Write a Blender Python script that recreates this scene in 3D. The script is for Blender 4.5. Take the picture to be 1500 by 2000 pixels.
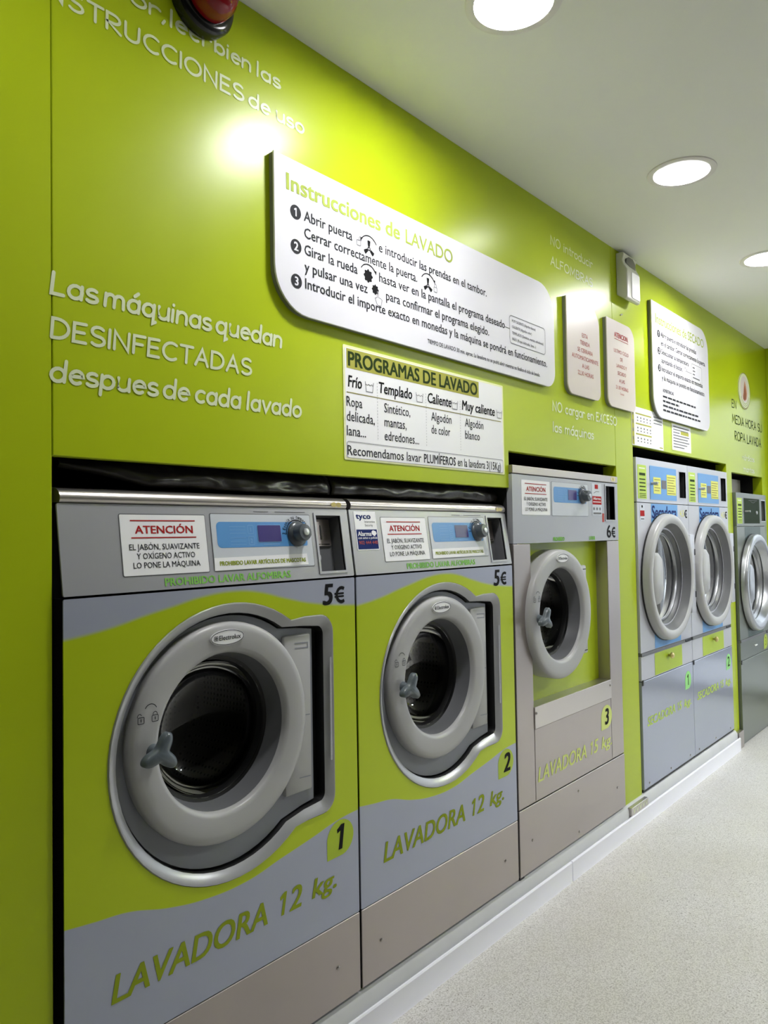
import bpy, bmesh, math, random
from mathutils import Vector, Matrix, noise

for _o in list(bpy.data.objects):
    bpy.data.objects.remove(_o)
SC = bpy.context.scene
COL = SC.collection
random.seed(7)

# ------------------------------------------------------------------ camera
# metres; X runs along the machine wall, Y into it (panel face at Y=0), floor at Z=-0.045
FLOOR = -0.045
CEIL = 2.293
cam_d = bpy.data.cameras.new('camera')
cam_d.sensor_fit = 'HORIZONTAL'
cam_d.sensor_width = 36.0
cam_d.lens = 36.0 * 1480.0 / 1500.0
cam_d.clip_start = 0.02
cam_d.clip_end = 200
cam = bpy.data.objects.new('camera', cam_d)
COL.objects.link(cam)
_R = Vector((0.64889501, -0.76069621, -0.01662941))
_U = Vector((-0.0129687, -0.03290976, 0.99937418))
_F = Vector((0.76076743, 0.64827326, 0.03122022))
cam.matrix_world = Matrix(((_R.x, _U.x, -_F.x, 0.0), (_R.y, _U.y, -_F.y, -1.2535),
                           (_R.z, _U.z, -_F.z, 1.14), (0, 0, 0, 1)))
SC.camera = cam

# ------------------------------------------------------------------ world, exposure
W = bpy.data.worlds.new('world')
SC.world = W
W.use_nodes = True
_bg = W.node_tree.nodes['Background']
_bg.inputs[0].default_value = (0.78, 0.86, 1.0, 1)
_bg.inputs[1].default_value = 1.2
SC.view_settings.view_transform = 'Standard'
SC.view_settings.look = 'None'
SC.view_settings.gamma = 1.0
SC.view_settings.use_curve_mapping = False
SC.view_settings.exposure = 2.1
LAMP = 46.0            # emission of a fully lit downlight diffuser
LAMP_DIM = 0.21         # the downlight whose tube is failing

# ------------------------------------------------------------------ materials
def lin(c):
    c = c / 255.0
    return c / 12.92 if c <= 0.04045 else ((c + 0.055) / 1.055) ** 2.4
def rgb(r, g, b):
    return (lin(r), lin(g), lin(b), 1.0)
MATS = {}
def mat(name, col, rough=0.5, metal=0.0, spec=0.5, coat=0.0, bump=None, var=None, emit=0.0):
    m = bpy.data.materials.new(name)
    m.use_nodes = True
    nt = m.node_tree
    p = nt.nodes['Principled BSDF']
    p.inputs['Base Color'].default_value = col
    p.inputs['Roughness'].default_value = rough
    p.inputs['Metallic'].default_value = metal
    p.inputs['Specular IOR Level'].default_value = spec
    p.inputs['Coat Weight'].default_value = coat
    if emit:
        p.inputs['Emission Color'].default_value = col
        p.inputs['Emission Strength'].default_value = emit
    if bump or var:
        tc = nt.nodes.new('ShaderNodeTexCoord')
    if bump:
        sc, st, scale3 = bump
        mp = nt.nodes.new('ShaderNodeMapping')
        mp.inputs['Scale'].default_value = scale3
        n = nt.nodes.new('ShaderNodeTexNoise')
        n.inputs['Scale'].default_value = sc
        n.inputs['Detail'].default_value = 3
        b = nt.nodes.new('ShaderNodeBump')
        b.inputs['Strength'].default_value = st
        b.inputs['Distance'].default_value = 0.002
        nt.links.new(tc.outputs['Object'], mp.inputs[0])
        nt.links.new(mp.outputs[0], n.inputs['Vector'])
        nt.links.new(n.outputs['Fac'], b.inputs['Height'])
        nt.links.new(b.outputs[0], p.inputs['Normal'])
    if var:
        sc, amt = var
        n = nt.nodes.new('ShaderNodeTexNoise')
        n.inputs['Scale'].default_value = sc
        n.inputs['Detail'].default_value = 4
        mx = nt.nodes.new('ShaderNodeMix')
        mx.data_type = 'RGBA'
        mx.inputs['A'].default_value = tuple(min(1, c * (1 + amt)) for c in col[:3]) + (1,)
        mx.inputs['B'].default_value = tuple(c * (1 - amt) for c in col[:3]) + (1,)
        nt.links.new(tc.outputs['Object'], n.inputs['Vector'])
        nt.links.new(n.outputs['Fac'], mx.inputs['Factor'])
        nt.links.new(mx.outputs['Result'], p.inputs['Base Color'])
    MATS[name] = m
    return m

GREEN = rgb(176, 195, 20)
M_wall = mat('green satin wall paint', GREEN, 0.30, spec=0.32, bump=(350, 0.035, (1, 1, 1)), var=(3, 0.04))
M_ceil = mat('white ceiling paint', rgb(238, 238, 233), 0.75, bump=(60, 0.05, (1, 1, 1)))
M_white_wall = mat('grey beige wall paint', rgb(92, 90, 86), 0.7)
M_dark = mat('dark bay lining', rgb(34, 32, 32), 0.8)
M_silver = mat('silver painted steel', rgb(168, 169, 174), 0.38, 0.35, var=(6, 0.04))
M_panel_silver = mat('silver control fascia', rgb(172, 173, 178), 0.36, 0.3, var=(5, 0.03))
M_body = mat('dark cabinet side steel', rgb(44, 44, 46), 0.5, 0.2)
M_steel = mat('brushed stainless steel', rgb(176, 168, 165), 0.34, 0.85, bump=(90, 0.05, (0.03, 1, 1)), var=(4, 0.05))
M_steel_br = mat('bright stainless steel', rgb(196, 190, 186), 0.30, 0.95, bump=(90, 0.04, (0.03, 1, 1)))
M_ring = mat('light grey door plastic', rgb(178, 178, 178), 0.34)
M_ring_in = mat('mid grey door plastic', rgb(104, 105, 108), 0.36)
M_recess = mat('blue grey recess plastic', rgb(142, 145, 154), 0.4)
M_rim = mat('silver recess rim', rgb(176, 177, 180), 0.28, 0.25)
M_handle = mat('slate handle plastic', rgb(92, 101, 107), 0.28)
M_knob = mat('dark knob plastic', rgb(74, 80, 86), 0.28)
M_rubber = mat('black rubber', rgb(14, 14, 15), 0.45)
M_black = mat('black plastic', rgb(12, 12, 14), 0.2)
M_sheet = mat('black plastic sheet', rgb(52, 48, 50), 0.3, bump=(45, 0.5, (1, 1, 1)))
M_screw = mat('screw steel', rgb(170, 165, 160), 0.25, 1.0)
M_label = mat('white label', rgb(248, 248, 250), 0.45)
M_labelL = mat('pale grey label', rgb(205, 210, 218), 0.4)
M_red = mat('red print', rgb(176, 32, 34), 0.7, spec=0.15)
M_redsign = mat('faded red print', rgb(184, 92, 86), 0.7, spec=0.15)
M_ink = mat('black print', rgb(20, 20, 22), 0.7, spec=0.15)
M_inkd = mat('dark grey print', rgb(48, 49, 53), 0.7, spec=0.15)
M_inkg = mat('grey print', rgb(122, 122, 126), 0.7, spec=0.15)
M_navy = mat('navy print', rgb(30, 45, 105), 0.7, spec=0.15)
M_sky = mat('sky blue print', rgb(88, 152, 214), 0.35)
M_sky2 = mat('pale blue print', rgb(128, 178, 226), 0.35)
M_screen = mat('violet display screen', rgb(70, 62, 128), 0.2)
M_limeprint = mat('lime print', rgb(170, 186, 84), 0.7, spec=0.15)
M_oliveprint = mat('olive green print', rgb(150, 165, 40), 0.7, spec=0.15)
M_fade = mat('fluorescent green print', rgb(134, 200, 92), 0.7, spec=0.15)
M_badge = mat('lime badge', rgb(176, 200, 28), 0.4)
M_badgeL = mat('pale lime badge', rgb(216, 228, 118), 0.4)
M_badgeF = mat('fluorescent badge', rgb(150, 226, 128), 0.4)
M_olive = mat('olive title band', rgb(178, 176, 82), 0.7, spec=0.15)
M_oliveline = mat('olive rule', rgb(150, 142, 84), 0.7, spec=0.15)
M_cream = mat('cream vinyl', rgb(226, 234, 196), 0.4)
M_creamtrim = mat('cream paper border', rgb(244, 246, 190), 0.5)
M_yellow = mat('yellow label', rgb(226, 226, 104), 0.5)
M_limelab = mat('lime label', rgb(186, 214, 74), 0.5)
M_board = mat('white sign board', rgb(230, 229, 236), 0.4, spec=0.3)
M_board2 = mat('matt white sign board', rgb(212, 211, 218), 0.5, spec=0.3)
M_boardp = mat('pinkish white sign board', rgb(222, 212, 208), 0.32, spec=0.4)
M_boardedge = mat('grey board edge', rgb(120, 122, 108), 0.5)
M_darkgreen = mat('dark green print', rgb(44, 62, 24), 0.7, spec=0.15)
M_gold = mat('gold disc', rgb(212, 196, 132), 0.3, 0.4)
M_siren_red = mat('red siren dome', rgb(128, 4, 20), 0.07)
M_frsh = mat('white dispenser plastic', rgb(220, 220, 212), 0.22)
M_frshd = mat('grey dispenser window', rgb(96, 94, 92), 0.3)
M_trim = mat('white skirting', rgb(244, 244, 252), 0.35)
M_plinth = mat('pale plinth render', rgb(206, 207, 208), 0.5, var=(12, 0.08))
M_dryer = mat('silver white dryer paint', rgb(196, 197, 205), 0.3, 0.2)
M_dryer_lo = mat('blue grey dryer panel', rgb(166, 172, 190), 0.16, 0.35)
M_dryer_dk = mat('dull green silver paint', rgb(118, 124, 116), 0.3, 0.4)
M_teal = mat('dark teal print', rgb(48, 70, 62), 0.35)
M_dkpanel = mat('dark green fascia', rgb(26, 44, 14), 0.6, spec=0.1)
M_chrome = mat('brushed chrome', rgb(182, 184, 188), 0.34, 0.85)
M_brown = mat('brown red print', rgb(158, 84, 56), 0.5)
M_tan = mat('tan print', rgb(206, 150, 116), 0.5)
M_alu = mat('aluminium frame', rgb(150, 150, 152), 0.35, 0.8)
M_pave = mat('street paving', rgb(150, 146, 140), 0.8, var=(3, 0.15))
M_road = mat('asphalt', rgb(62, 62, 64), 0.85, var=(8, 0.2))
M_facade = mat('pale street facade', rgb(222, 218, 212), 0.8)
M_facwin = mat('dark street window', rgb(38, 36, 38), 0.2)

def lamp_mat(name, strength, col=(0.985, 0.985, 1.0)):
    m = bpy.data.materials.new(name)
    m.use_nodes = True
    p = m.node_tree.nodes['Principled BSDF']
    p.inputs['Base Color'].default_value = (0.8, 0.8, 0.8, 1)
    p.inputs['Emission Color'].default_value = col + (1,)
    p.inputs['Emission Strength'].default_value = strength
    return m
M_lamp = lamp_mat('lit downlight diffuser', LAMP)
M_lampdim = lamp_mat('dim downlight diffuser', LAMP_DIM)
M_lamplow = lamp_mat('weak downlight diffuser', LAMP * 0.2)  # end lamps, output lowered to balance the light along the wall
M_lamphalf = lamp_mat('single tube diffuser', LAMP * 0.35)
M_lampmid = lamp_mat('slightly dimmed downlight diffuser', LAMP * 0.88)  # output set a little below full for the same balance
M_lampfill = lamp_mat('added fill downlight diffuser', LAMP * 2.5, (0.95, 0.975, 1.0))  # extra strong, for the two added fill lamps across the aisle
M_refl = mat('white lamp trim', rgb(226, 222, 220), 0.35)

def glass_mat(name, tint, ior=1.5, rough=0.02):
    m = bpy.data.materials.new(name)
    m.use_nodes = True
    nt = m.node_tree
    nt.nodes.remove(nt.nodes['Principled BSDF'])
    out = nt.nodes['Material Output']
    tr = nt.nodes.new('ShaderNodeBsdfTransparent')
    tr.inputs[0].default_value = tint
    gl = nt.nodes.new('ShaderNodeBsdfGlossy')
    gl.inputs['Roughness'].default_value = rough
    fr = nt.nodes.new('ShaderNodeFresnel')
    fr.inputs['IOR'].default_value = ior
    mx = nt.nodes.new('ShaderNodeMixShader')
    nt.links.new(fr.outputs[0], mx.inputs[0])
    nt.links.new(tr.outputs[0], mx.inputs[1])
    nt.links.new(gl.outputs[0], mx.inputs[2])
    nt.links.new(mx.outputs[0], out.inputs[0])
    return m
M_glass = glass_mat('door glass', (0.58, 0.58, 0.60, 1), 1.28)
M_glassd = glass_mat('dryer door glass', (0.16, 0.16, 0.18, 1), 1.35)
M_pane = glass_mat('shop window glass', (0.94, 0.96, 0.95, 1), 1.3)

def wave_mat():
    """washer front print: lime band between two wavy edges on silver"""
    m = bpy.data.materials.new('washer front print')
    m.use_nodes = True
    nt = m.node_tree
    p = nt.nodes['Principled BSDF']
    p.inputs['Roughness'].default_value = 0.33
    p.inputs['Metallic'].default_value = 0.2
    tc = nt.nodes.new('ShaderNodeTexCoord')
    sx = nt.nodes.new('ShaderNodeSeparateXYZ')
    nt.links.new(tc.outputs['Object'], sx.inputs[0])
    def curve(pts):
        c = nt.nodes.new('ShaderNodeFloatCurve')
        cv = c.mapping.curves[0]
        cv.points[0].location = pts[0]
        cv.points[1].location = pts[-1]
        for q in pts[1:-1]:
            cv.points.new(*q)
        c.mapping.update()
        nt.links.new(sx.outputs['X'], c.inputs['Value'])
        return c.outputs[0]
    up = curve([(0, .915), (.09, .928), (.155, .943), (.21, .954), (.286, .969), (.367, .974), (.425, .968),
                (.498, .950), (.584, .932), (.73, .917)])
    lo = curve([(0, .435), (.055, .428), (.116, .421), (.2, .397), (.28, .383), (.387, .381), (.476, .396),
                (.574, .412), (.644, .425), (.73, .431)])
    def mask(a, b, w):
        s = nt.nodes.new('ShaderNodeMath'); s.operation = 'SUBTRACT'
        nt.links.new(a, s.inputs[0]); nt.links.new(b, s.inputs[1])
        r = nt.nodes.new('ShaderNodeMapRange'); r.interpolation_type = 'SMOOTHSTEP'
        r.inputs['From Min'].default_value = -w
        r.inputs['From Max'].default_value = w
        nt.links.new(s.outputs[0], r.inputs['Value'])
        return r.outputs[0]
    a = mask(up, sx.outputs['Z'], 0.005)
    b = mask(sx.outputs['Z'], lo, 0.0015)
    mul = nt.nodes.new('ShaderNodeMath'); mul.operation = 'MULTIPLY'
    nt.links.new(a, mul.inputs[0]); nt.links.new(b, mul.inputs[1])
    mx = nt.nodes.new('ShaderNodeMix'); mx.data_type = 'RGBA'
    mx.inputs['A'].default_value = rgb(172, 177, 196)
    mx.inputs['B'].default_value = rgb(186, 206, 16)
    nt.links.new(mul.outputs[0], mx.inputs['Factor'])
    nt.links.new(mx.outputs['Result'], p.inputs['Base Color'])
    return m
M_wave = wave_mat()

def drum_mat():
    m = bpy.data.materials.new('perforated drum steel')
    m.use_nodes = True
    nt = m.node_tree
    p = nt.nodes['Principled BSDF']
    p.inputs['Metallic'].default_value = 0.9
    p.inputs['Roughness'].default_value = 0.28
    tc = nt.nodes.new('ShaderNodeTexCoord')
    v = nt.nodes.new('ShaderNodeTexVoronoi')
    v.inputs['Scale'].default_value = 75
    v.inputs['Randomness'].default_value = 0.15
    nt.links.new(tc.outputs['Object'], v.inputs['Vector'])
    r = nt.nodes.new('ShaderNodeMapRange')
    r.inputs['From Min'].default_value = 0.22
    r.inputs['From Max'].default_value = 0.34
    nt.links.new(v.outputs['Distance'], r.inputs['Value'])
    mx = nt.nodes.new('ShaderNodeMix'); mx.data_type = 'RGBA'
    mx.inputs['A'].default_value = (0.006, 0.006, 0.006, 1)
    mx.inputs['B'].default_value = rgb(104, 99, 95)
    nt.links.new(r.outputs[0], mx.inputs['Factor'])
    nt.links.new(mx.outputs['Result'], p.inputs['Base Color'])
    return m
M_drum = drum_mat()
M_drum_dry = mat('dull dark drum steel', rgb(66, 64, 66), 0.5, 0.5)

def floor_mat():
    m = bpy.data.materials.new('speckled terrazzo floor')
    m.use_nodes = True
    nt = m.node_tree
    p = nt.nodes['Principled BSDF']
    p.inputs['Roughness'].default_value = 0.42
    tc = nt.nodes.new('ShaderNodeTexCoord')
    def spk(scale, lo, hi):
        n = nt.nodes.new('ShaderNodeTexNoise')
        n.inputs['Scale'].default_value = scale
        n.inputs['Detail'].default_value = 2
        nt.links.new(tc.outputs['Object'], n.inputs['Vector'])
        r = nt.nodes.new('ShaderNodeMapRange')
        r.inputs['From Min'].default_value = lo
        r.inputs['From Max'].default_value = hi
        nt.links.new(n.outputs['Fac'], r.inputs['Value'])
        return r.outputs[0]
    def mix(f, a, b):
        mx = nt.nodes.new('ShaderNodeMix'); mx.data_type = 'RGBA'
        nt.links.new(f, mx.inputs['Factor'])
        for s, k in ((a, 'A'), (b, 'B')):
            if isinstance(s, tuple):
                mx.inputs[k].default_value = s
            else:
                nt.links.new(s, mx.inputs[k])
        return mx.outputs['Result']
    c = mix(spk(260, 0.42, 0.62), rgb(222, 220, 217), rgb(192, 189, 184))
    c = mix(spk(190, 0.64, 0.70), c, rgb(108, 102, 92))
    c = mix(spk(330, 0.68, 0.72), c, rgb(62, 58, 54))
    c = mix(spk(3, 0.3, 0.8), c, mix(spk(260, 0.42, 0.62), rgb(212, 209, 202), rgb(178, 174, 166)))
    nt.links.new(c, p.inputs['Base Color'])
    return m
M_floor = floor_mat()

# ------------------------------------------------------------------ mesh helpers
def plane(y0=0.0):
    return lambda u, v, h: (u, y0 - h, v)
class MB:
    def __init__(self):
        self.v = []
        self.f = []
        self.lift = 0.0
    def add(self, vs, fs):
        o = len(self.v)
        self.v += [tuple(q) for q in vs]
        self.f += [tuple(i + o for i in f) for f in fs]
        return self
    def box(self, x0, x1, y0, y1, z0, z1, bev=0.0, seg=2):
        if bev <= 0:
            vs = [(x, y, z) for z in (z0, z1) for y in (y0, y1) for x in (x0, x1)]
            return self.add(vs, [(0, 2, 3, 1), (4, 5, 7, 6), (0, 1, 5, 4), (2, 6, 7, 3), (0, 4, 6, 2), (1, 3, 7, 5)])
        bm = bmesh.new()
        bmesh.ops.create_cube(bm, size=1)
        for q in bm.verts:
            q.co = Vector(((x0 + x1) / 2 + q.co.x * (x1 - x0), (y0 + y1) / 2 + q.co.y * (y1 - y0), (z0 + z1) / 2 + q.co.z * (z1 - z0)))
        bmesh.ops.bevel(bm, geom=bm.edges[:], offset=bev, segments=seg, affect='EDGES', profile=0.5)
        return self.from_bm(bm)
    def from_bm(self, bm):
        bm.verts.ensure_lookup_table()
        bm.verts.index_update()
        self.add([q.co for q in bm.verts], [[q.index for q in f.verts] for f in bm.faces])
        bm.free()
        return self
    def face(self, poly, pm, h, holes=()):
        """flat filled outline (with holes) at height h of mapping pm"""
        if not holes:
            return self.add([pm(u, v, h) for u, v in poly], [tuple(range(len(poly)))])
        bm = bmesh.new()
        es = []
        for lp in [poly] + list(holes):
            vs = [bm.verts.new((u, v, 0)) for u, v in lp]
            es += [bm.edges.new((vs[i], vs[(i + 1) % len(vs)])) for i in range(len(vs))]
        bmesh.ops.triangle_fill(bm, use_beauty=True, edges=es)
        bm.verts.index_update()
        self.add([pm(q.co.x, q.co.y, h) for q in bm.verts], [[q.index for q in f.verts] for f in bm.faces])
        bm.free()
        return self
    def prism(self, poly, pm, h0, h1, holes=(), bev=0.0):
        """outline extruded from h0 (back) to h1 (front)"""
        if bev:
            inner = inset(poly, bev)
            self.face(inner, pm, h1)
            self.loft([[pm(u, v, h0) for u, v in poly], [pm(u, v, h1 - bev) for u, v in poly], [pm(u, v, h1) for u, v in inner]])
            self.face(poly, pm, h0)
            return self
        self.face(poly, pm, h1, holes)
        self.face(poly, pm, h0, holes)
        for lp in [poly] + list(holes):
            self.loft([[pm(u, v, h0) for u, v in lp], [pm(u, v, h1) for u, v in lp]])
        return self
    def loft(self, loops, closed=True):
        n = len(loops[0])
        vs = [q for lp in loops for q in lp]
        fs = []
        for k in range(len(loops) - 1):
            for i in range(n if closed else n - 1):
                j = (i + 1) % n
                fs.append((k * n + i, k * n + j, (k + 1) * n + j, (k + 1) * n + i))
        return self.add(vs, fs)
    def lathe(self, prof, cx, cz, n=48, pm=None, cap0=False, cap1=False, sx=1.0, sz=1.0):
        """profile of (radius, y) turned round the local Y axis at cx, cz"""
        loops = []
        for r, y in prof:
            lp = []
            for i in range(n):
                a = 2 * math.pi * i / n
                q = (cx + r * sx * math.cos(a), y, cz + r * sz * math.sin(a))
                lp.append(pm(q[0], q[2], -q[1]) if pm else q)
            loops.append(lp)
        self.loft(loops)
        if cap0:
            self.add(loops[0], [tuple(range(n))])
        if cap1:
            self.add(loops[-1], [tuple(range(n))])
        return self
    def lathe_z(self, prof, cx, cy, n=48, cap0=False, cap1=False):
        loops = [[(cx + r * math.cos(2 * math.pi * i / n), cy + r * math.sin(2 * math.pi * i / n), z) for i in range(n)] for r, z in prof]
        self.loft(loops)
        if cap0:
            self.add(loops[0], [tuple(range(n))])
        if cap1:
            self.add(loops[-1], [tuple(range(n))])
        return self
    def rect(self, u0, u1, v0, v1, pm, h):
        return self.face([(u0, v0), (u1, v0), (u1, v1), (u0, v1)], pm, h)
    def stroke(self, pts, w, pm, h, caps=True, closed=False):
        """flat ribbon of width w along pts with round ends"""
        pts = [Vector(q) for q in pts]
        P = [pts[0]]
        for q in pts[1:]:
            if (q - P[-1]).length > 1e-6:
                P.append(q)
        if len(P) < 2:
            P.append(P[0] + Vector((1e-4, 0)))
        L = []
        R = []
        n = len(P)
        for i in range(n):
            if closed:
                d0 = P[i] - P[i - 1]; d1 = P[(i + 1) % n] - P[i]
            else:
                d0 = P[i] - P[i - 1] if i else P[1] - P[0]
                d1 = P[i + 1] - P[i] if i < n - 1 else P[i] - P[i - 1]
            if d0.length > 0: d0 = d0.normalized()
            if d1.length > 0: d1 = d1.normalized()
            t = d0 + d1
            t = t.normalized() if t.length > 1e-6 else d1
            nn = Vector((-t.y, t.x))
            k = 1.0 / max(0.5, nn.dot(Vector((-d1.y, d1.x))))
            L.append(P[i] + nn * w / 2 * k)
            R.append(P[i] - nn * w / 2 * k)
        # overlapping strokes lie on top of one another like layers of paint
        self.lift = (self.lift + 0.00002) % 0.0006
        h = h + self.lift
        vs = [pm(q.x, q.y, h) for q in L] + [pm(q.x, q.y, h) for q in R]
        fs = [(i, i + 1, n + i + 1, n + i) for i in range(n - 1)]
        if closed:
            fs.append((n - 1, 0, n, 2 * n - 1))
        self.add(vs, fs)
        if caps and not closed:
            for c in (P[0], P[-1]):
                self.lift = (self.lift + 0.00002) % 0.0006
                h += 0.00002
                self.add([pm(c.x + w / 2 * math.cos(a * math.pi / 4), c.y + w / 2 * math.sin(a * math.pi / 4), h) for a in range(8)], [tuple(range(8))])
        return self
    def text(self, body, x0, z, cap, pm, h, x1=None, bold=0.0, shear=0.0, xs=1.0, align='L'):
        # heavy lettering is struck several times side by side, which keeps the counters open
        strike = bold * 2.0
        vs, fs, bx0, bx1 = glyphs(body, 0.0, shear, 4 if cap > 0.03 else 2)
        bx1 += strike
        sz = cap / 0.682
        sx = sz * xs
        if x1 is not None and align == 'L':
            sx = (x1 - x0) / max(1e-6, bx1 - bx0)
        o = x0 - bx0 * sx
        if align == 'C':
            o = x0 - (bx0 + bx1) / 2 * sx
        hits = [(0, 0)] if strike == 0 else [(0, -.25), (.5, 0), (1, -.25), (0, .25), (1, .25)]
        for i, (a, b) in enumerate(hits):
            self.add([pm(o + (x + a * strike) * sx, z + (y + b * strike) * sz, h + i * 0.00003) for x, y in vs], fs)
        return self
    def euro(self, x0, x1, z, cap, pm, h, w=0.2):
        wd = x1 - x0
        self.stroke(arc(x0 + wd * .58, z + cap / 2, wd * .4, cap * .43, 55, 305, 14), cap * w, pm, h, caps=False)
        for k in (.58, .40):
            self.stroke([(x0, z + cap * k), (x0 + wd * .78, z + cap * k)], cap * w * .55, pm, h, caps=False)
        return self
    def one(self, cx, z, cap, pm, h, w=0.2, lean=0.15):
        self.face([(cx - w * cap * .1, z), (cx + w * cap * .95, z), (cx + w * cap * .95 + lean * cap, z + cap), (cx + lean * cap, z + cap),
                   (cx - cap * .22 + lean * cap * .8, z + cap * .84), (cx - cap * .19 + lean * cap * .7, z + cap * .68), (cx + lean * cap * .75, z + cap * .76)], pm, h)
        return self
    def hand(self, body, x0, x1, z, cap, pm, h, w=0.14, shear=0.0):
        """hand lettering drawn with round strokes"""
        cur = 0.0
        st = []
        for ch in body:
            adv, ss = HAND[ch]
            for s in ss:
                st.append([(cur + px, pz) for px, pz in s])
            cur += adv
        cur -= 0.18
        sx = (x1 - x0) / cur
        for s in st:
            self.stroke([(x0 + px * sx + shear * pz * cap, z + pz * cap) for px, pz in s], w * cap, pm, h)
        return self

_GC = {}
def glyphs(body, bold, shear, res=2):
    k = (body, bold, shear, res)
    if k not in _GC:
        c = bpy.data.curves.new('t', 'FONT')
        c.body = body
        c.resolution_u = res
        c.offset = bold
        c.shear = shear
        o = bpy.data.objects.new('t', c)
        m = bpy.data.meshes.new_from_object(o)
        vs = [(q.co.x, q.co.y) for q in m.vertices]
        fs = [tuple(p.vertices) for p in m.polygons]
        bpy.data.objects.remove(o)
        bpy.data.curves.remove(c)
        bpy.data.meshes.remove(m)
        _GC[k] = (vs, fs, min(q[0] for q in vs), max(q[0] for q in vs))
    return _GC[k]

def inset(poly, d):
    n = len(poly)
    area = sum(poly[i][0] * poly[(i + 1) % n][1] - poly[(i + 1) % n][0] * poly[i][1] for i in range(n))
    sg = 1 if area > 0 else -1
    out = []
    for i in range(n):
        a = Vector(poly[i]) - Vector(poly[i - 1])
        b = Vector(poly[(i + 1) % n]) - Vector(poly[i])
        a = a.normalized() if a.length > 1e-9 else b.normalized()
        b = b.normalized() if b.length > 1e-9 else a
        na = Vector((-a.y, a.x)) * sg
        nb = Vector((-b.y, b.x)) * sg
        m = na + nb
        m = m.normalized() if m.length > 1e-6 else na
        k = 1.0 / max(0.35, m.dot(na))
        q = Vector(poly[i]) + m * d * k
        out.append((q.x, q.y))
    return out
def arc(cx, cy, rx, ry, a0, a1, n=9):
    return [(cx + rx * math.cos(math.radians(a0 + (a1 - a0) * i / n)), cy + ry * math.sin(math.radians(a0 + (a1 - a0) * i / n))) for i in range(n + 1)]
def rrect(u0, u1, v0, v1, r, n=5):
    """rounded rectangle; r = radius or (bl, br, tr, tl)"""
    if not isinstance(r, tuple):
        r = (r,) * 4
    out = []
    for (cx, cy, a), q in zip(((u0, v0, 180), (u1, v0, 270), (u1, v1, 0), (u0, v1, 90)), r):
        if q <= 0:
            out.append((cx, cy))
            continue
        sx = 1 if cx == u0 else -1
        sy = 1 if cy == v0 else -1
        out += arc(cx + sx * q, cy + sy * q, q, q, a, a + 90, n)
    return out
def circ(cx, cy, r, n=24, rz=None):
    return [(cx + r * math.cos(2 * math.pi * i / n), cy + (rz or r) * math.sin(2 * math.pi * i / n)) for i in range(n)]

def obj(name, mb, m, parent=None, off=(0, 0, 0), smooth=35):
    me = bpy.data.meshes.new(name)
    me.from_pydata([(x - off[0], y - off[1], z - off[2]) for x, y, z in mb.v], [], mb.f)
    bm = bmesh.new()
    bm.from_mesh(me)
    bmesh.ops.remove_doubles(bm, verts=bm.verts, dist=1e-6)
    bmesh.ops.recalc_face_normals(bm, faces=bm.faces)
    bm.to_mesh(me)
    bm.free()
    if smooth:
        me.polygons.foreach_set('use_smooth', [True] * len(me.polygons))
        me.set_sharp_from_angle(angle=math.radians(smooth))
    me.materials.append(m)
    o = bpy.data.objects.new(name, me)
    COL.objects.link(o)
    if parent:
        o.parent = parent
    return o
def split_obj(name, mb, m, parent, of=(0, 0, 0), gap=0.01):
    """one object per separate piece (word, disc, mark) of a flat print"""
    par = list(range(len(mb.v)))
    def find(i):
        while par[i] != i:
            par[i] = par[par[i]]
            i = par[i]
        return i
    for f in mb.f:
        for j in f[1:]:
            par[find(j)] = find(f[0])
    isl = {}
    for i in range(len(mb.v)):
        isl.setdefault(find(i), []).append(i)
    boxes = []
    for k, ii in isl.items():
        xs = [mb.v[i][0] for i in ii]
        zs = [mb.v[i][2] for i in ii]
        boxes.append([min(xs), max(xs), min(zs), max(zs), [k]])
    done = False
    while not done:
        done = True
        out = []
        for b in boxes:
            for c in out:
                if b[0] < c[1] + gap and c[0] < b[1] + gap and b[2] < c[3] + gap * 0.3 and c[2] < b[3] + gap * 0.3:
                    c[0] = min(c[0], b[0]); c[1] = max(c[1], b[1]); c[2] = min(c[2], b[2]); c[3] = max(c[3], b[3])
                    c[4] += b[4]
                    done = False
                    break
            else:
                out.append(b)
        boxes = out
    res = []
    for b in sorted(boxes, key=lambda q: (-round(q[2], 2), q[0])):
        ks = set(b[4])
        sel = [f for f in mb.f if find(f[0]) in ks]
        ids = sorted({i for f in sel for i in f})
        mp = {i: j for j, i in enumerate(ids)}
        n = MB().add([mb.v[i] for i in ids], [[mp[i] for i in f] for f in sel])
        res.append(obj(name, n, m, parent, of, 0))
    return res
def stuff(o):
    o['kind'] = 'stuff'
    return o
def tag(o, label, cat, group=None):
    o['label'] = label
    o['category'] = cat
    if group:
        o['group'] = group
    return o
def thing(name, label, cat, loc=(0, 0, 0), group=None):
    o = bpy.data.objects.new(name, None)
    o.empty_display_size = 0.05
    COL.objects.link(o)
    o.location = loc
    return tag(o, label, cat, group)
def struct(name, mb, m, parent=None, smooth=35):
    o = obj(name, mb, m, parent, smooth=smooth)
    if not parent:
        o['kind'] = 'structure'
    return o
def copy_tree(o, parent=None):
    c = o.copy()
    COL.objects.link(c)
    if parent:
        c.parent = parent
    for ch in list(o.children):
        copy_tree(ch, c)
    return c

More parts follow.
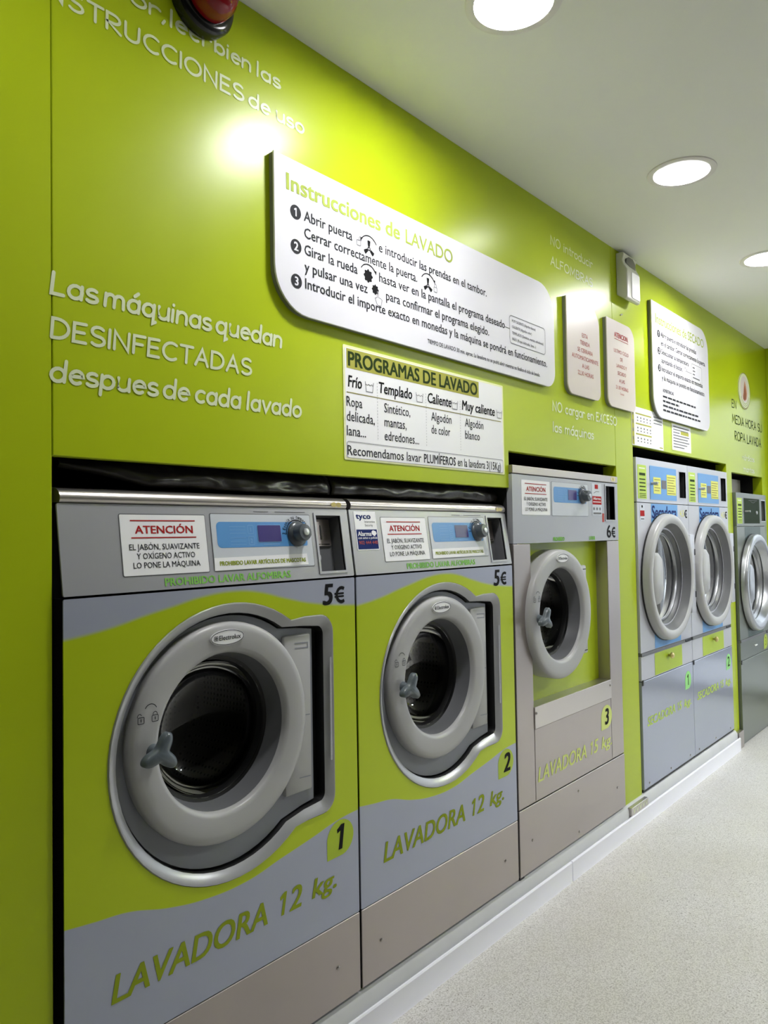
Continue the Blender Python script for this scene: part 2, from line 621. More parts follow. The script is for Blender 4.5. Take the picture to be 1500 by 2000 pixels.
# hand lettering alphabet: advance, strokes (cap height 1, x height .6)
def _hand():
    A = arc
    x = 0.62
    bowl = A(.26, .3, .26, .31, 60, 420, 14)
    H = {
     'A': (.82, [[(0, 0), (.31, 1), (.62, 0)], [(.11, .36), (.52, .36)]]),
     'B': (.72, [[(0, 0), (0, 1)] + A(.24, .76, .24, .24, 90, -90) + [(0, .52)] + A(.27, .26, .27, .26, 90, -90) + [(0, 0)]]),
     'C': (.82, [A(.38, .5, .38, .5, 52, 308, 14)]),
     'D': (.82, [[(0, 0), (0, 1)] + A(.18, .5, .44, .5, 90, -90, 12) + [(0, 0)]]),
     'E': (.68, [[(.46, 1), (0, .98), (0, 0), (.48, 0)], [(0, .52), (.4, .52)]]),
     'F': (.66, [[(.48, 1), (0, .98), (0, 0)], [(0, .52), (.38, .52)]]),
     'H': (.80, [[(0, 0), (0, 1)], [(.58, 0), (.58, 1)], [(0, .5), (.58, .5)]]),
     'I': (.24, [[(.02, 0), (.02, 1)]]),
     'L': (.62, [[(0, 1), (0, 0), (.45, 0)]]),
     'M': (.98, [[(0, 0), (.08, 1), (.38, .25), (.68, 1), (.78, 0)]]),
     'N': (.82, [[(0, 0), (0, 1), (.58, 0), (.6, 1)]]),
     'O': (.96, [A(.38, .5, .38, .5, 90, 450, 20)]),
     'P': (.70, [[(0, 0), (0, 1)] + A(.25, .73, .27, .27, 90, -90) + [(0, .46)]]),
     'R': (.76, [[(0, 0), (0, 1)] + A(.25, .74, .27, .26, 90, -90) + [(.02, .48), (.56, 0)]]),
     'S': (.72, [A(.27, .75, .25, .25, 35, 270, 10) + A(.27, .25, .27, .25, 90, -145, 10)]),
     'T': (.76, [[(0, 1), (.6, 1)], [(.3, 1), (.3, 0)]]),
     'U': (.80, [[(0, 1), (0, .3)] + A(.28, .29, .28, .29, 180, 360, 10) + [(.58, 1)]]),
     'V': (.78, [[(0, 1), (.29, 0), (.6, 1)]]),
     'X': (.78, [[(0, 0), (.56, 1)], [(.04, 1), (.58, 0)]]),
     'a': (.70, [bowl, [(.5, x), (.5, .0)]]),
     'b': (.70, [[(0, 1), (0, 0)], bowl]),
     'c': (.64, [A(.28, .31, .27, .31, 52, 308, 12)]),
     'd': (.72, [bowl, [(.52, 1), (.52, 0)]]),
     'e': (.68, [[(.03, .33), (.5, .35)] + A(.27, .31, .25, .31, 8, 310, 14)]),
     'f': (.48, [A(.3, .8, .2, .2, 60, 180, 6) + [(.1, 0)], [(-.06, .58), (.3, .58)]]),
     'g': (.70, [bowl, [(.5, x), (.5, -.12)] + A(.27, -.14, .23, .2, 0, -150, 8)]),
     'i': (.26, [[(.02, x), (.02, 0)], [(.03, .88), (.03, .9)]]),
     'l': (.26, [[(.02, 1.02), (.02, 0)]]),
     'm': (1.02, [[(0, x), (0, 0)], [(0, .36)] + A(.2, .38, .2, .24, 180, 0, 8) + [(.4, 0)], [(.4, .36)] + A(.6, .38, .2, .24, 180, 0, 8) + [(.82, 0)]]),
     'n': (.68, [[(0, x), (0, 0)], [(0, .34)] + A(.24, .36, .24, .26, 180, 0, 8) + [(.48, 0)]]),
     'o': (.70, [A(.27, .31, .27, .31, 90, 450, 16)]),
     'p': (.70, [[(0, x), (0, -.36)], bowl]),
     'q': (.76, [bowl, [(.52, x), (.52, -.34), (.64, -.26)]]),
     'r': (.50, [[(0, x), (0, 0)], [(0, .34)] + A(.22, .36, .22, .26, 180, 40, 7)]),
     's': (.60, [A(.22, .46, .2, .16, 40, 270, 8) + A(.22, .15, .22, .15, 90, -150, 8)]),
     't': (.50, [[(.16, .9), (.16, .1), (.3, 0)], [(0, .62), (.34, .62)]]),
     'u': (.68, [[(0, x), (0, .24)] + A(.24, .25, .24, .25, 180, 350, 8) + [(.48, x)], [(.48, .3), (.5, 0)]]),
     'v': (.64, [[(0, x), (.23, 0), (.48, x)]]),
     ',': (.28, [[(.08, .06), (.0, -.18)]]),
     ' ': (.42, []),
    }
    H['á'] = (.70, H['a'][1] + [[(.26, .82), (.42, 1.0)]])
    H['ó'] = (.70, H['o'][1] + [[(.24, .82), (.4, 1.0)]])
    return H
HAND = _hand()

# ------------------------------------------------------------------ setting: room shell
XL, XR, YF, YB = -1.6, 5.70, -2.7, 0.80
floor = struct('floor', MB().box(XL, XR, YF, YB, FLOOR - 0.1, FLOOR), M_floor)
# ceiling with round openings for the downlights
LIGHTS = [(0.38, -0.44), (1.42, -0.437), (2.462, -0.437), (3.498, -0.437), (4.54, -0.437), (4.25, -2.3), (5.1, -2.3)]  # last two are unseen extras, added to brighten the floor and machine fronts
P_up = lambda u, v, h: (u, v, h)
cb = MB()
holes = [circ(x, y, 0.088, 32) for x, y in LIGHTS]
cb.face([(XL, YF), (XR, YF), (XR, YB), (XL, YB)], P_up, CEIL, holes)
cb.face([(XL, YF), (XR, YF), (XR, YB), (XL, YB)], P_up, CEIL + 0.16)
cb.loft([[(x, y, CEIL) for x, y in ((XL, YF), (XR, YF), (XR, YB), (XL, YB))], [(x, y, CEIL + 0.16) for x, y in ((XL, YF), (XR, YF), (XR, YB), (XL, YB))]])
for hcirc in holes:
    cb.loft([[(x, y, CEIL) for x, y in hcirc], [(x, y, CEIL + 0.16) for x, y in hcirc]])
struct('ceiling', cb, M_ceil)
struct('wall_left', MB().box(XL - 0.1, XL, YF, YB, FLOOR, CEIL), M_white_wall)
struct('wall_front', MB().box(XL, XR, YF - 0.1, YF, FLOOR, CEIL), M_white_wall)
# masonry behind the machine bays
struct('wall_rear', MB().box(XL, XR, YB, YB + 0.1, FLOOR, CEIL), M_dark)

# green panelling around the machines: three panels on one wall
wall = bpy.data.objects.new('wall_back', None)
COL.objects.link(wall)
wall['kind'] = 'structure'
PW = plane(0.0)
def wpanel(poly):
    obj('panel', MB().prism(poly, PW, -0.022, 0.0, bev=0.0012), M_wall, wall)
wpanel([(XL, FLOOR), (0.6085, FLOOR), (0.6085, CEIL), (XL, CEIL)])
wpanel([(0.6105, 1.285), (2.086, 1.285), (2.086, 1.403), (2.905, 1.403), (2.905, CEIL), (0.6105, CEIL)])
wpanel([(2.9066, 0.048), (3.080, 0.048), (3.080, 1.5), (4.357, 1.5), (4.357, 0.04), (4.453, 0.04), (4.453, 1.461),
        (5.085, 1.461), (5.085, FLOOR), (XR, FLOOR), (XR, CEIL), (2.9066, CEIL)])
# jambs: returns of the openings, seen as green edges
jb = MB()
for x, z0, z1 in ((2.9066, 0.06, 1.403), (4.357, 0.06, 1.5), (5.085, FLOOR, 1.461)):
    jb.box(x, x + 0.018, 0.022, 0.055, z0, z1)
for x, z0, z1 in ((0.588, FLOOR, 1.285), (3.062, 0.06, 1.5), (4.435, 0.04, 1.461)):
    jb.box(x, x + 0.018, 0.022, 0.055, z0, z1)
obj('jamb', jb, M_wall, wall)
# linings that close the bays above the machines
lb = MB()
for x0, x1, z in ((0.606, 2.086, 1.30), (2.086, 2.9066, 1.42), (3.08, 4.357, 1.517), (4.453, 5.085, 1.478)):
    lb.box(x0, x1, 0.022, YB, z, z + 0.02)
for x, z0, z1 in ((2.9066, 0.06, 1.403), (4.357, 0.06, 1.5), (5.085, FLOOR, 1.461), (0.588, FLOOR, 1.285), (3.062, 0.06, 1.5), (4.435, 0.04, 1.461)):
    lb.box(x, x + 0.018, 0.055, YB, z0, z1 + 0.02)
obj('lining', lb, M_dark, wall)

# end of the shop: green bulkhead, glass front, street
struct('wall_right', MB().box(5.25, 5.33, YF, -0.001, 1.98, CEIL).box(5.25, 5.33, -0.05, -0.001, FLOOR, 1.98), M_wall)
fr = bpy.data.objects.new('window_1', None)
COL.objects.link(fr)
fr['kind'] = 'structure'
fb = MB()
for y in (-2.68, -1.75, -0.88, 0.0):
    fb.box(5.70, 5.75, y - 0.03, y + 0.03, FLOOR, CEIL)
fb.box(5.70, 5.75, YF, YB, FLOOR, FLOOR + 0.07)
fb.box(5.70, 5.75, YF, YB, 2.12, CEIL)
obj('window_frame', fb, M_alu, fr)
for y0, y1 in ((-2.65, -1.78), (-1.72, -0.91), (-0.85, -0.03)):
    obj('pane', MB().box(5.722, 5.728, y0, y1, FLOOR + 0.07, 2.12), M_pane, fr)
struct('wall_end', MB().box(5.70, 5.8, 0.03, YB, FLOOR + 0.07, 2.12), M_dark)
struct('street_pavement', MB().box(5.75, 7.6, -8, 8, FLOOR - 0.16, FLOOR - 0.05), M_pave)
struct('street_road', MB().box(7.6, 12.5, -8, 8, FLOOR - 0.3, FLOOR - 0.2), M_road)
fac = bpy.data.objects.new('street_facade', None)
COL.objects.link(fac)
fac['kind'] = 'structure'
obj('wall', MB().box(12.5, 13.0, -9, 9, FLOOR - 0.3, 7), M_facade, fac)
for y in (-6.5, -3.6, -0.6, 2.2, 5.2):
    obj('window', MB().box(12.46, 12.5, y, y + 1.3, FLOOR + 0.4, 2.5), M_facwin, fac)

# plinth and skirting under the machines
def ext(prof, x0, x1, cap=True):
    mb = MB()
    mb.loft([[(x0, y, z) for y, z in prof], [(x1, y, z) for y, z in prof]])
    if cap:
        mb.add([(x0, y, z) for y, z in prof], [tuple(range(len(prof)))])
        mb.add([(x1, y, z) for y, z in prof], [tuple(range(len(prof)))])
    return mb
struct('trim_1', ext([(0.72, FLOOR), (0.72, 0.058), (-0.006, 0.058), (-0.017, 0.042), (-0.018, FLOOR)], 0.6105, 4.357), M_plinth)
skp = [(-0.0225, FLOOR), (-0.0225, 0.018), (-0.0245, 0.0215), (-0.0290, 0.0215), (-0.0315, 0.018), (-0.0315, FLOOR + 0.003), (-0.033, FLOOR)]
struct('trim_2', ext(skp, 0.60, 2.3895), M_trim)
struct('trim_3', ext(skp, 2.3945, 4.362), M_trim)
# metal foot covers of the two pillars, the first with chevron tape
fc = thing('pillar_foot_cover', 'small metal foot cover with chevron marks under the pillar beside washer 3', 'foot cover', (2.985, 0, 0.0215))
ofs = (2.985, 0, 0.0215)
obj('cover', MB().box(2.909, 3.079, -0.0270, -0.001, 0.0216, 0.052, 0.001, 1), M_steel_br, fc, ofs)
cm = MB()
pf = plane(-0.0270)
for i in range(5):
    u = 2.925 + i * 0.031
    cm.stroke([(u, 0.047), (u + 0.009, 0.03), (u + 0.019, 0.047)], 0.005, pf, 0.0005)
obj('chevron', cm, M_cream, fc, ofs)
tag(obj('pillar_foot_plate', MB().box(4.364, 4.45, -0.024, -0.001, FLOOR, 0.044, 0.001, 1), M_steel, None),
    'plain metal foot plate under the narrow pillar before the green dryer', 'foot cover')

# ------------------------------------------------------------------ downlights
def downlight(i, x, y, m, label):
    t = thing('ceiling_downlight', label, 'ceiling light', (x, y, CEIL), 'round recessed downlights in one row')
    of = (x, y, CEIL)
    tr = MB().lathe_z([(0.087, CEIL + 0.03), (0.084, CEIL + 0.004), (0.086, CEIL - 0.004), (0.098, CEIL - 0.0055), (0.105, CEIL - 0.003), (0.1055, CEIL), (0.09, CEIL + 0.001)], x, y, 56)
    obj('trim_ring', tr, M_refl, t, of)
    obj('reflector', MB().lathe_z([(0.087, CEIL + 0.012), (0.082, CEIL + 0.07), (0.06, CEIL + 0.11)], x, y, 48, cap1=True), M_refl, t, of)
    if m is M_lampdim:
        # only one of its two tubes burns: the far half is bright
        d0 = math.atan2(0.648, 0.761)
        for k, mm in ((0, M_lamphalf), (1, m)):
            a = [(x + 0.085 * math.cos(d0 + math.pi * (k - 0.5 + j / 24)), y + 0.085 * math.sin(d0 + math.pi * (k - 0.5 + j / 24))) for j in range(25)]
            obj('diffuser', MB().prism(a, P_up, CEIL + 0.013, CEIL + 0.009), mm, t, of)
        return t
    obj('diffuser', MB().lathe_z([(0.085, CEIL + 0.009), (0.0855, CEIL + 0.013)], x, y, 56, True, True), m, t, of)
    return t
LL = ['recessed ceiling downlight nearest the camera, at the left end of the row',
      'bright round ceiling downlight cut by the top edge of the picture',
      'dim half-lit round ceiling downlight, middle one of the row',
      'bright round ceiling downlight cut by the right edge of the picture',
      'recessed ceiling downlight furthest along the row, above the green dryer',
      'added fill downlight, out of view across the aisle from the silver dryers',
      'added fill downlight, out of view across the aisle from the green dryer']
for i, (x, y) in enumerate(LIGHTS):
    downlight(i, x, y, (M_lamplow, M_lampmid, M_lampdim, M_lamp, M_lamplow, M_lampfill, M_lampfill)[i], LL[i])

# ------------------------------------------------------------------ shared door parts of the washers
def washer_door(t, cx, cz, yf, base_y, of):
    """round porthole door; yf = y of the ring face, base_y = y of the panel it closes on"""
    prof = [(0.2185, base_y), (0.2195, yf + 0.018), (0.2185, yf + 0.009), (0.2155, yf + 0.004), (0.2100, yf + 0.001),
            (0.2000, yf), (0.1680, yf + 0.0015), (0.1615, yf + 0.0035), (0.1580, yf + 0.008), (0.1560, yf + 0.016)]
    d = obj('door', MB().lathe(prof, cx, cz, 72), M_ring, t, of, 50)
    sub(d, 'inner_collar', MB().lathe([(0.1560, yf + 0.016), (0.151, yf + 0.045), (0.147, yf + 0.058)], cx, cz, 64), M_ring_in, of, 50)
    sub(d, 'gasket', MB().lathe([(0.1475, yf + 0.057), (0.139, yf + 0.06), (0.136, yf + 0.075), (0.15, yf + 0.12)], cx, cz, 56), M_rubber, of)
    bowl = [(0.140, yf + 0.058)]
    for i in range(1, 9):
        a = i / 8
        bowl.append((0.138 * math.cos(a * math.pi / 2) ** 0.7 if i < 8 else 0.0008, yf + 0.062 + 0.075 * math.sin(a * math.pi / 2)))
    sub(d, 'door_glass', MB().lathe(bowl, cx, cz, 56), M_glass, of, 80)
    # handle: three short blades on a hub
    hx, hz = cx - 0.172, cz - 0.001
    pl = []
    for k in range(72):
        a = 2 * math.pi * k / 72
        d_ = min(abs((math.degrees(a) - b + 180) % 360 - 180) for b in (64, 198, 318))
        rr = 0.0150 + 0.025 * math.exp(-(d_ / 30.0) ** 2)
        pl.append((hx + rr * math.cos(a), hz + rr * math.sin(a)))
    pf_ = plane(yf)
    hb = MB().prism(pl, pf_, 0.018, 0.034, bev=0.005)
    hb.lathe([(0.015, yf + 0.004), (0.011, yf - 0.010), (0.012, yf - 0.022)], hx, hz, 24)
    sub(d, 'door_handle', hb, M_handle, of, 50)
    # oval maker's badge
    bx, bz = cx - 0.002, cz + 0.189
    bd = MB().prism(circ(bx, bz, 0.042, 36, 0.0155), pf_, -0.004, 0.0022)
    sub(d, 'badge', bd, M_label, of)
    bp = MB().stroke(circ(bx, bz, 0.0405, 40, 0.0142), 0.0013, pf_, 0.0028, closed=True)
    bp.text('Electrolux', bx - 0.021, bz - 0.0045, 0.0095, pf_, 0.0028, x1=bx + 0.033, bold=0.012)
    bp.stroke(rrect(bx - 0.0325, bx - 0.0245, bz - 0.004, bz + 0.004, 0.0), 0.001, pf_, 0.0028, closed=True)
    bp.stroke([(bx - 0.0285, bz - 0.003), (bx - 0.0285, bz + 0.003)], 0.0016, pf_, 0.0028)
    bp.stroke([(bx - 0.0315, bz), (bx - 0.0255, bz)], 0.0016, pf_, 0.0028)
    sub(d, 'badge_print', bp, M_inkd, of)
    # padlock marks over the handle
    lk = MB()
    for i, ux in enumerate((cx - 0.197, cx - 0.168)):
        z = cz + 0.054
        lk.stroke(rrect(ux - 0.0065, ux + 0.0065, z, z + 0.0115, 0.002), 0.0013, pf_, 0.0006, closed=True)
        o = 0.0 if i else -0.003
        lk.stroke(arc(ux + o, z + 0.0125, 0.0045, 0.0055, 0 if i else 30, 180, 8), 0.0013, pf_, 0.0006)
        lk.stroke([(ux, z + 0.004), (ux, z + 0.008)], 0.002, pf_, 0.0006)
    lk.stroke(arc(cx - 0.177, cz + 0.074, 0.013, 0.013, 25, 150, 8), 0.0016, pf_, 0.0006)
    sub(d, 'lock_marks', lk, M_inkd, of)
    # drum behind the glass
    dr = obj('drum', MB().lathe([(0.150, yf + 0.13), (0.20, yf + 0.135), (0.245, yf + 0.15), (0.25, yf + 0.17), (0.25, yf + 0.42), (0.235, yf + 0.44), (0.05, yf + 0.425), (0.0008, yf + 0.42)], cx, cz, 48), M_drum, t, of, 50)
    for k in range(3):
        a = math.radians(20 + 120 * k)
        c, s = math.cos(a), math.sin(a)
        lf = MB()
        vs = []
        for y in (yf + 0.18, yf + 0.41):
            for r, w in ((0.25, -0.035), (0.195, -0.012), (0.195, 0.012), (0.25, 0.035)):
                vs.append((cx + r * c - w * s, y, cz + r * s + w * c))
        lf.add(vs, [(0, 1, 5, 4), (1, 2, 6, 5), (2, 3, 7, 6), (0, 1, 2, 3), (4, 5, 6, 7)])
        sub(dr, 'lifter', lf, M_steel_br, of)
    return d
def sub(parent, name, mb, m, of=(0, 0, 0), smooth=35):
    return obj(name, mb, m, parent, of, smooth)

def screw_mb(u, z, pm, r=0.0048):
    return MB().lathe([(r, 0.0), (r * 0.95, -0.0018), (r * 0.5, -0.003), (0.0004, -0.0032)], u, z, 12, pm=lambda a, b, h: pm(a, b, h))

def atencion(t, u0, u1, v0, v1, pm, h, of, name='warning_label'):
    l = obj(name, MB().prism(rrect(u0, u1, v0, v1, 0.002, 2), pm, h - 0.0006, h + 0.0004), M_label, t, of)
    l['label'] = 'white ATENCIÓN label about soap and softener'
    w, hh = u1 - u0, v1 - v0
    U = lambda a: u0 + a * w
    V = lambda a: v0 + a * hh
    h2 = h + 0.0009
    r = MB()
    r.stroke([(U(.11), V(.90)), (U(.87), V(.90))], 0.0022, pm, h2, caps=False)
    r.stroke([(U(.11), V(.615)), (U(.87), V(.615))], 0.0022, pm, h2, caps=False)
    r.text('ATENCIÓN', U(.155), V(.685), 0.0145, pm, h2, x1=U(.835), bold=0.02)
    split_obj('heading', r, M_red, l, of, 0.006)
    k = MB()
    k.text('EL JABÓN, SUAVIZANTE', U(.08), V(.415), 0.0108, pm, h2, x1=U(.90), bold=0.002)
    k.text('Y OXÍGENO ACTIVO', U(.155), V(.265), 0.0108, pm, h2, x1=U(.835), bold=0.002)
    k.text('LO PONE LA MÁQUINA', U(.11), V(.115), 0.0108, pm, h2, x1=U(.89), bold=0.002)
    split_obj('word', k, M_inkd, l, of, 0.0035)
    return l

def overlay(t, u0, v0, pm, h, of, strip=True):
    """pale overlay with blue patch, display and programme knob; u0,v0 lower left corner"""
    o = obj('control_overlay', MB().prism(rrect(u0, u0 + 0.277, v0, v0 + 0.116, 0.003, 2), pm, h - 0.0006, h + 0.0005), M_labelL, t, of)
    h1 = h + 0.0009
    sub(o, 'blue_patch', MB().face(rrect(u0 + 0.012, u0 + 0.262, v0 + 0.046, v0 + 0.1, (0.01, 0.004, 0.004, 0.01)), pm, h1), M_sky, of)
    h2 = h + 0.0013
    p = MB()
    for i, n in enumerate(('1', '2')):
        z = v0 + 0.079 - i * 0.024
        p.stroke(rrect(u0 + 0.093, u0 + 0.108, z - 0.004, z + 0.0135, 0.002, 2), 0.0011, pm, h2, closed=True)
        p.text(n, u0 + 0.1005, z + 0.0005, 0.0085, pm, h2, align='C', bold=0.02)
        for k in range(3):
            zz = z + 0.011 - k * 0.007
            p.stroke([(u0 + 0.045, zz), (u0 + 0.086, zz)], 0.0008, pm, h2, caps=False)
    p.stroke([(u0 + 0.132, v0 + 0.051), (u0 + 0.178, v0 + 0.051)], 0.0016, pm, h2, caps=False)
    p.stroke(rrect(u0 + 0.1185, u0 + 0.185, v0 + 0.056, v0 + 0.0935, 0.002, 2), 0.0012, pm, h2, closed=True)
    sub(o, 'overlay_print', p, M_sky2, of)
    sub(o, 'display', MB().prism(rrect(u0 + 0.1195, u0 + 0.184, v0 + 0.057, v0 + 0.0925, 0.0015, 2), pm, h, h + 0.002), M_screen, of)
    kc, kz = u0 + 0.232, v0 + 0.073
    k = MB().lathe([(0.0285, 0.0), (0.0285, -0.005), (0.025, -0.009), (0.0205, -0.011), (0.0195, -0.026), (0.0175, -0.03), (0.0004, -0.0305)], kc, kz, 36, pm=lambda a, b, hh: pm(a, b, hh + h))
    kn = sub(o, 'programme_knob', k, M_knob, of, 50)
    c = MB().lathe([(0.0085, 0.0), (0.0075, -0.003), (0.0004, -0.0035)], kc + 0.001, kz, 20, pm=lambda a, b, hh: pm(a, b, hh + h + 0.03))
    # (sub-parts stop at the third level: the cap is a sibling of the knob)
    sub(o, 'knob_cap', c, M_chrome, of, 50)
    # arc of tiny letters round the knob
    a = MB()
    txt = '2 Escoja su temperatura'
    for i, ch in enumerate(txt):
        if ch == ' ':
            continue
        th = math.radians(178 - i * (172 / (len(txt) - 1)))
        vs, fs, b0, b1 = glyphs(ch, 0.01, 0)
        s = 0.0125
        ca, sa = math.cos(th - math.pi / 2), math.sin(th - math.pi / 2)
        ox, oz = kc + 0.0345 * math.cos(th), kz + 0.0345 * math.sin(th)
        a.add([pm(ox + ((x - (b0 + b1) / 2) * 0.75 * ca - y * sa) * s, oz + ((x - (b0 + b1) / 2) * 0.75 * sa + y * ca) * s, h2) for x, y in vs], fs)
    a.stroke(arc(kc, kz, 0.0315, 0.0315, 0, 180, 20), 0.0022, pm, h2)
    sub(o, 'knob_lettering', a, M_ink, of)
    if strip:
        sp = obj('notice_strip', MB().prism([(u0 - 0.001, v0 + 0.0), (u0 + 0.258, v0 + 0.003), (u0 + 0.256, v0 + 0.028), (u0, v0 + 0.026)], pm, h, h + 0.0012), M_label, t, of)
        sub(sp, 'lettering', MB().text('PROHIBIDO LAVAR ARTÍCULOS DE MASCOTAS', u0 + 0.012, v0 + 0.010, 0.0085, pm, h + 0.0017, x1=u0 + 0.25, bold=0.035), M_oliveprint, of)
    return o

def coin_unit(t, u0, u1, v0, v1, pm, depth, of, front_h=0.0):
    """recessed coin unit in an opening of the fascia"""
    cu = MB()
    cu.loft([[pm(u, v, front_h) for u, v in ((u0, v0), (u1, v0), (u1, v1), (u0, v1))], [pm(u, v, front_h - depth) for u, v in ((u0, v0), (u1, v0), (u1, v1), (u0, v1))]])
    cu.face([(u0, v0), (u1, v0), (u1, v1), (u0, v1)], pm, front_h - depth)
    c = obj('coin_unit', cu, M_ring_in, t, of)
    fm = MB()
    for a in ((u0 - 0.006, u1 + 0.006, v0 - 0.006, v0), (u0 - 0.006, u1 + 0.006, v1, v1 + 0.006), (u0 - 0.006, u0, v0, v1), (u1, u1 + 0.006, v0, v1)):
        fm.prism([(a[0], a[2]), (a[1], a[2]), (a[1], a[3]), (a[0], a[3])], pm, front_h - 0.001, front_h + 0.0025)
    sub(c, 'coin_frame', fm, M_panel_silver, of)
    h = front_h - depth
    w, hh = u1 - u0, v1 - v0
    sub(c, 'coin_plate', MB().prism(rrect(u0 + w * .25, u0 + w * .92, v0 + hh * .48, v0 + hh * .97, 0.002, 2), pm, h, h + 0.004), M_steel, of)
    s = MB()
    s.rect(u0 + w * .50, u0 + w * .56, v0 + hh * .60, v0 + hh * .86, pm, h + 0.0045)
    s.rect(u0 + w * .3, u0 + w * .85, v0 + hh * .505, v0 + hh * .52, pm, h + 0.0045)
    sub(c, 'coin_slot', s, M_black, of)
    sub(c, 'coin_scale', MB().rect(u0 + w * .02, u0 + w * .23, v0 + hh * .48, v0 + hh * .95, pm, h + 0.001), M_yellow, of)
    sub(c, 'return_button', MB().lathe([(0.0105, 0.0), (0.010, -0.006), (0.0005, -0.0075)], u0 + w * .3, v0 + hh * .27, 20, pm=lambda a, b, q: pm(a, b, q + h)), M_panel_silver, of)
    return c

def badge_shape(cx, cz, w, h):
    """leaf badge: rounded, pointed at its lower left"""
    p = [(cx - w / 2, cz - h / 2)]
    p += arc(cx, cz, w / 2, h / 2, -80, 180, 22)
    return p

# ------------------------------------------------------------------ 12 kg washers
YW = -0.012
ZB = 0.058
def make_washer(n, x0, label):
    t = thing('washing_machine', label, 'washing machine', (x0, YW, ZB), 'lime and silver 12 kg washers')
    of = (0, 0, ZB)
    PF = plane(0.0)
    Wd = 0.7215
    e = Vector((0, 0.023, 0.160)).normalized()
    nrm = Vector((0, -e.z, e.y))
    p0 = Vector((0, 0.0, 1.0455))
    def PS(u, v, h):
        q = p0 + e * v + nrm * h
        return (u, q.y, q.z)
    # cabinet
    obj('cabinet',
        MB().box(0.010, 0.03, 0.012, 0.62, ZB, 1.04).box(Wd - 0.03, Wd - 0.010, 0.012, 0.62, ZB, 1.04).box(0.010, 0.03, 0.065, 0.62, 1.04, 1.2).box(Wd - 0.03, Wd - 0.010, 0.065, 0.62, 1.04, 1.2).box(0.03, Wd - 0.03, 0.60, 0.62, ZB, 1.2)
        .box(0.03, Wd - 0.03, 0.012, 0.6, ZB, 0.25).box(0.03, Wd - 0.03, 0.065, 0.6, 1.05, 1.2), M_body, t, of)
    # front panel with the keyhole shaped door opening
    cx, cz, r = 0.3555, 0.7315, 0.2775
    a0 = math.degrees(math.atan2(0.966 - cz, 0.520 - cx))
    a1 = 360 + math.degrees(math.atan2(0.508 - cz, 0.520 - cx))
    def keyhole(rr, ins):
        o = arc(cx, cz, rr, rr, a0 + ins * 60, a1 - ins * 60, 44)
        o += [(0.555, 0.5115 + ins)]
        o += arc(0.606, 0.553 + ins * 0.2, 0.0385 - ins, 0.041 - ins, 270, 360, 6)
        o += arc(0.604, 0.919 - ins * 0.2, 0.0405 - ins, 0.0435 - ins, 0, 90, 6)
        o += [(0.555, 0.963 - ins)]
        return o
    K0 = keyhole(r, 0.0)
    K1 = keyhole(r - 0.022, 0.022)
    outer = rrect(0.0, Wd, 0.2505, 1.041, 0.003, 2)
    fp = MB().face(outer, PF, 0.0, [K0])
    fp.loft([[PF(u, v, -0.003) for u, v in outer], [PF(u, v, 0.0) for u, v in outer]])
    front = obj('front_panel', fp, M_wave, t, of)
    # silver rim and recess
    Km = keyhole(r - 0.006, 0.006)
    sub(front, 'recess_rim', MB().loft([[PF(u, v, -0.001) for u, v in K0], [PF(u, v, 0.003) for u, v in keyhole(r - 0.002, 0.002)], [PF(u, v, 0.0025) for u, v in Km], [PF(u, v, -0.0105) for u, v in K1]]), M_rim, of, 60)
    K2 = keyhole(r - 0.0235, 0.0235)
    sub(front, 'recess_gasket', MB().loft([[PF(u, v, -0.011) for u, v in K1], [PF(u, v, -0.016) for u, v in K2], [PF(u, v, -0.036) for u, v in K2]]), M_rubber, of, 60)
    K3 = keyhole(r - 0.0275, 0.0275)
    # dished tray: stands clear of the rim by a dark joint, wider on the hinge side
    tray = [(min(u, 0.597), v) for u, v in K3]
    dcx, dcz = 0.339, 0.752
    rc = MB().face(K2, PF, -0.0355, [circ(dcx, dcz, 0.19, 48)])
    sub(front, 'joint_shadow', rc, M_rubber, of, 40)
    rc = MB().face(tray, PF, -0.022, [circ(dcx, dcz, 0.20, 48)])
    rc.loft([[PF(u, v, -0.036) for u, v in tray], [PF(u, v, -0.022) for u, v in tray]])
    sub(front, 'door_recess', rc, M_recess, of, 40)
    # hinge cover beside the door
    hg = obj('hinge_cover', MB().box(0.505, 0.585, 0.012, 0.03, 0.572, 0.922, 0.005), M_ring, t, of)
    hs = MB()
    for z in (0.742, 0.605):
        hs.stroke([(0.545, z), (0.578, z - 0.002)], 0.0022, PF, -0.0114)
    hs.stroke([(0.535, 0.893), (0.575, 0.891), (0.575, 0.902), (0.535, 0.904)], 0.0022, PF, -0.0114)
    split_obj('hinge_joint', hs, M_recess, hg, of, 0.004)
    sub(front, 'lock_slot', MB().stroke([(0.632, 0.63), (0.633, 0.86)], 0.006, PF, 0.0034), M_rim, of)
    washer_door(t, dcx, dcz, -0.004, 0.022, of)
    # stainless kick panel with screws
    kp = obj('kick_panel', MB().box(0.0, Wd, -0.001, 0.004, 0.0675, 0.2485, 0.0012, 1), M_steel, t, of)
    for u in (0.069, 0.645):
        sub(kp, 'screw', screw_mb(u, 0.152, plane(-0.001)), M_screw, of)
    # sloping control fascia with an opening for the coin unit
    V1 = 0.1615
    fo = rrect(0.0, Wd, 0.0, V1, 0.003, 2)
    ch = [(0.612, 0.0145), (0.6935, 0.0145), (0.6935, 0.1455), (0.612, 0.1455)]
    cf = MB().prism(fo, PS, -0.004, 0.0, [ch])
    fas = obj('control_fascia', cf, M_panel_silver, t, of)
    atencion(t, 0.1145, 0.3015, 0.029, 0.1425, PS, 0.0006, of)
    overlay(t, 0.3155, 0.0295, PS, 0.0006, of)
    coin_unit(t, 0.612, 0.6935, 0.0145, 0.1455, PS, 0.035, of)
    fm = MB()
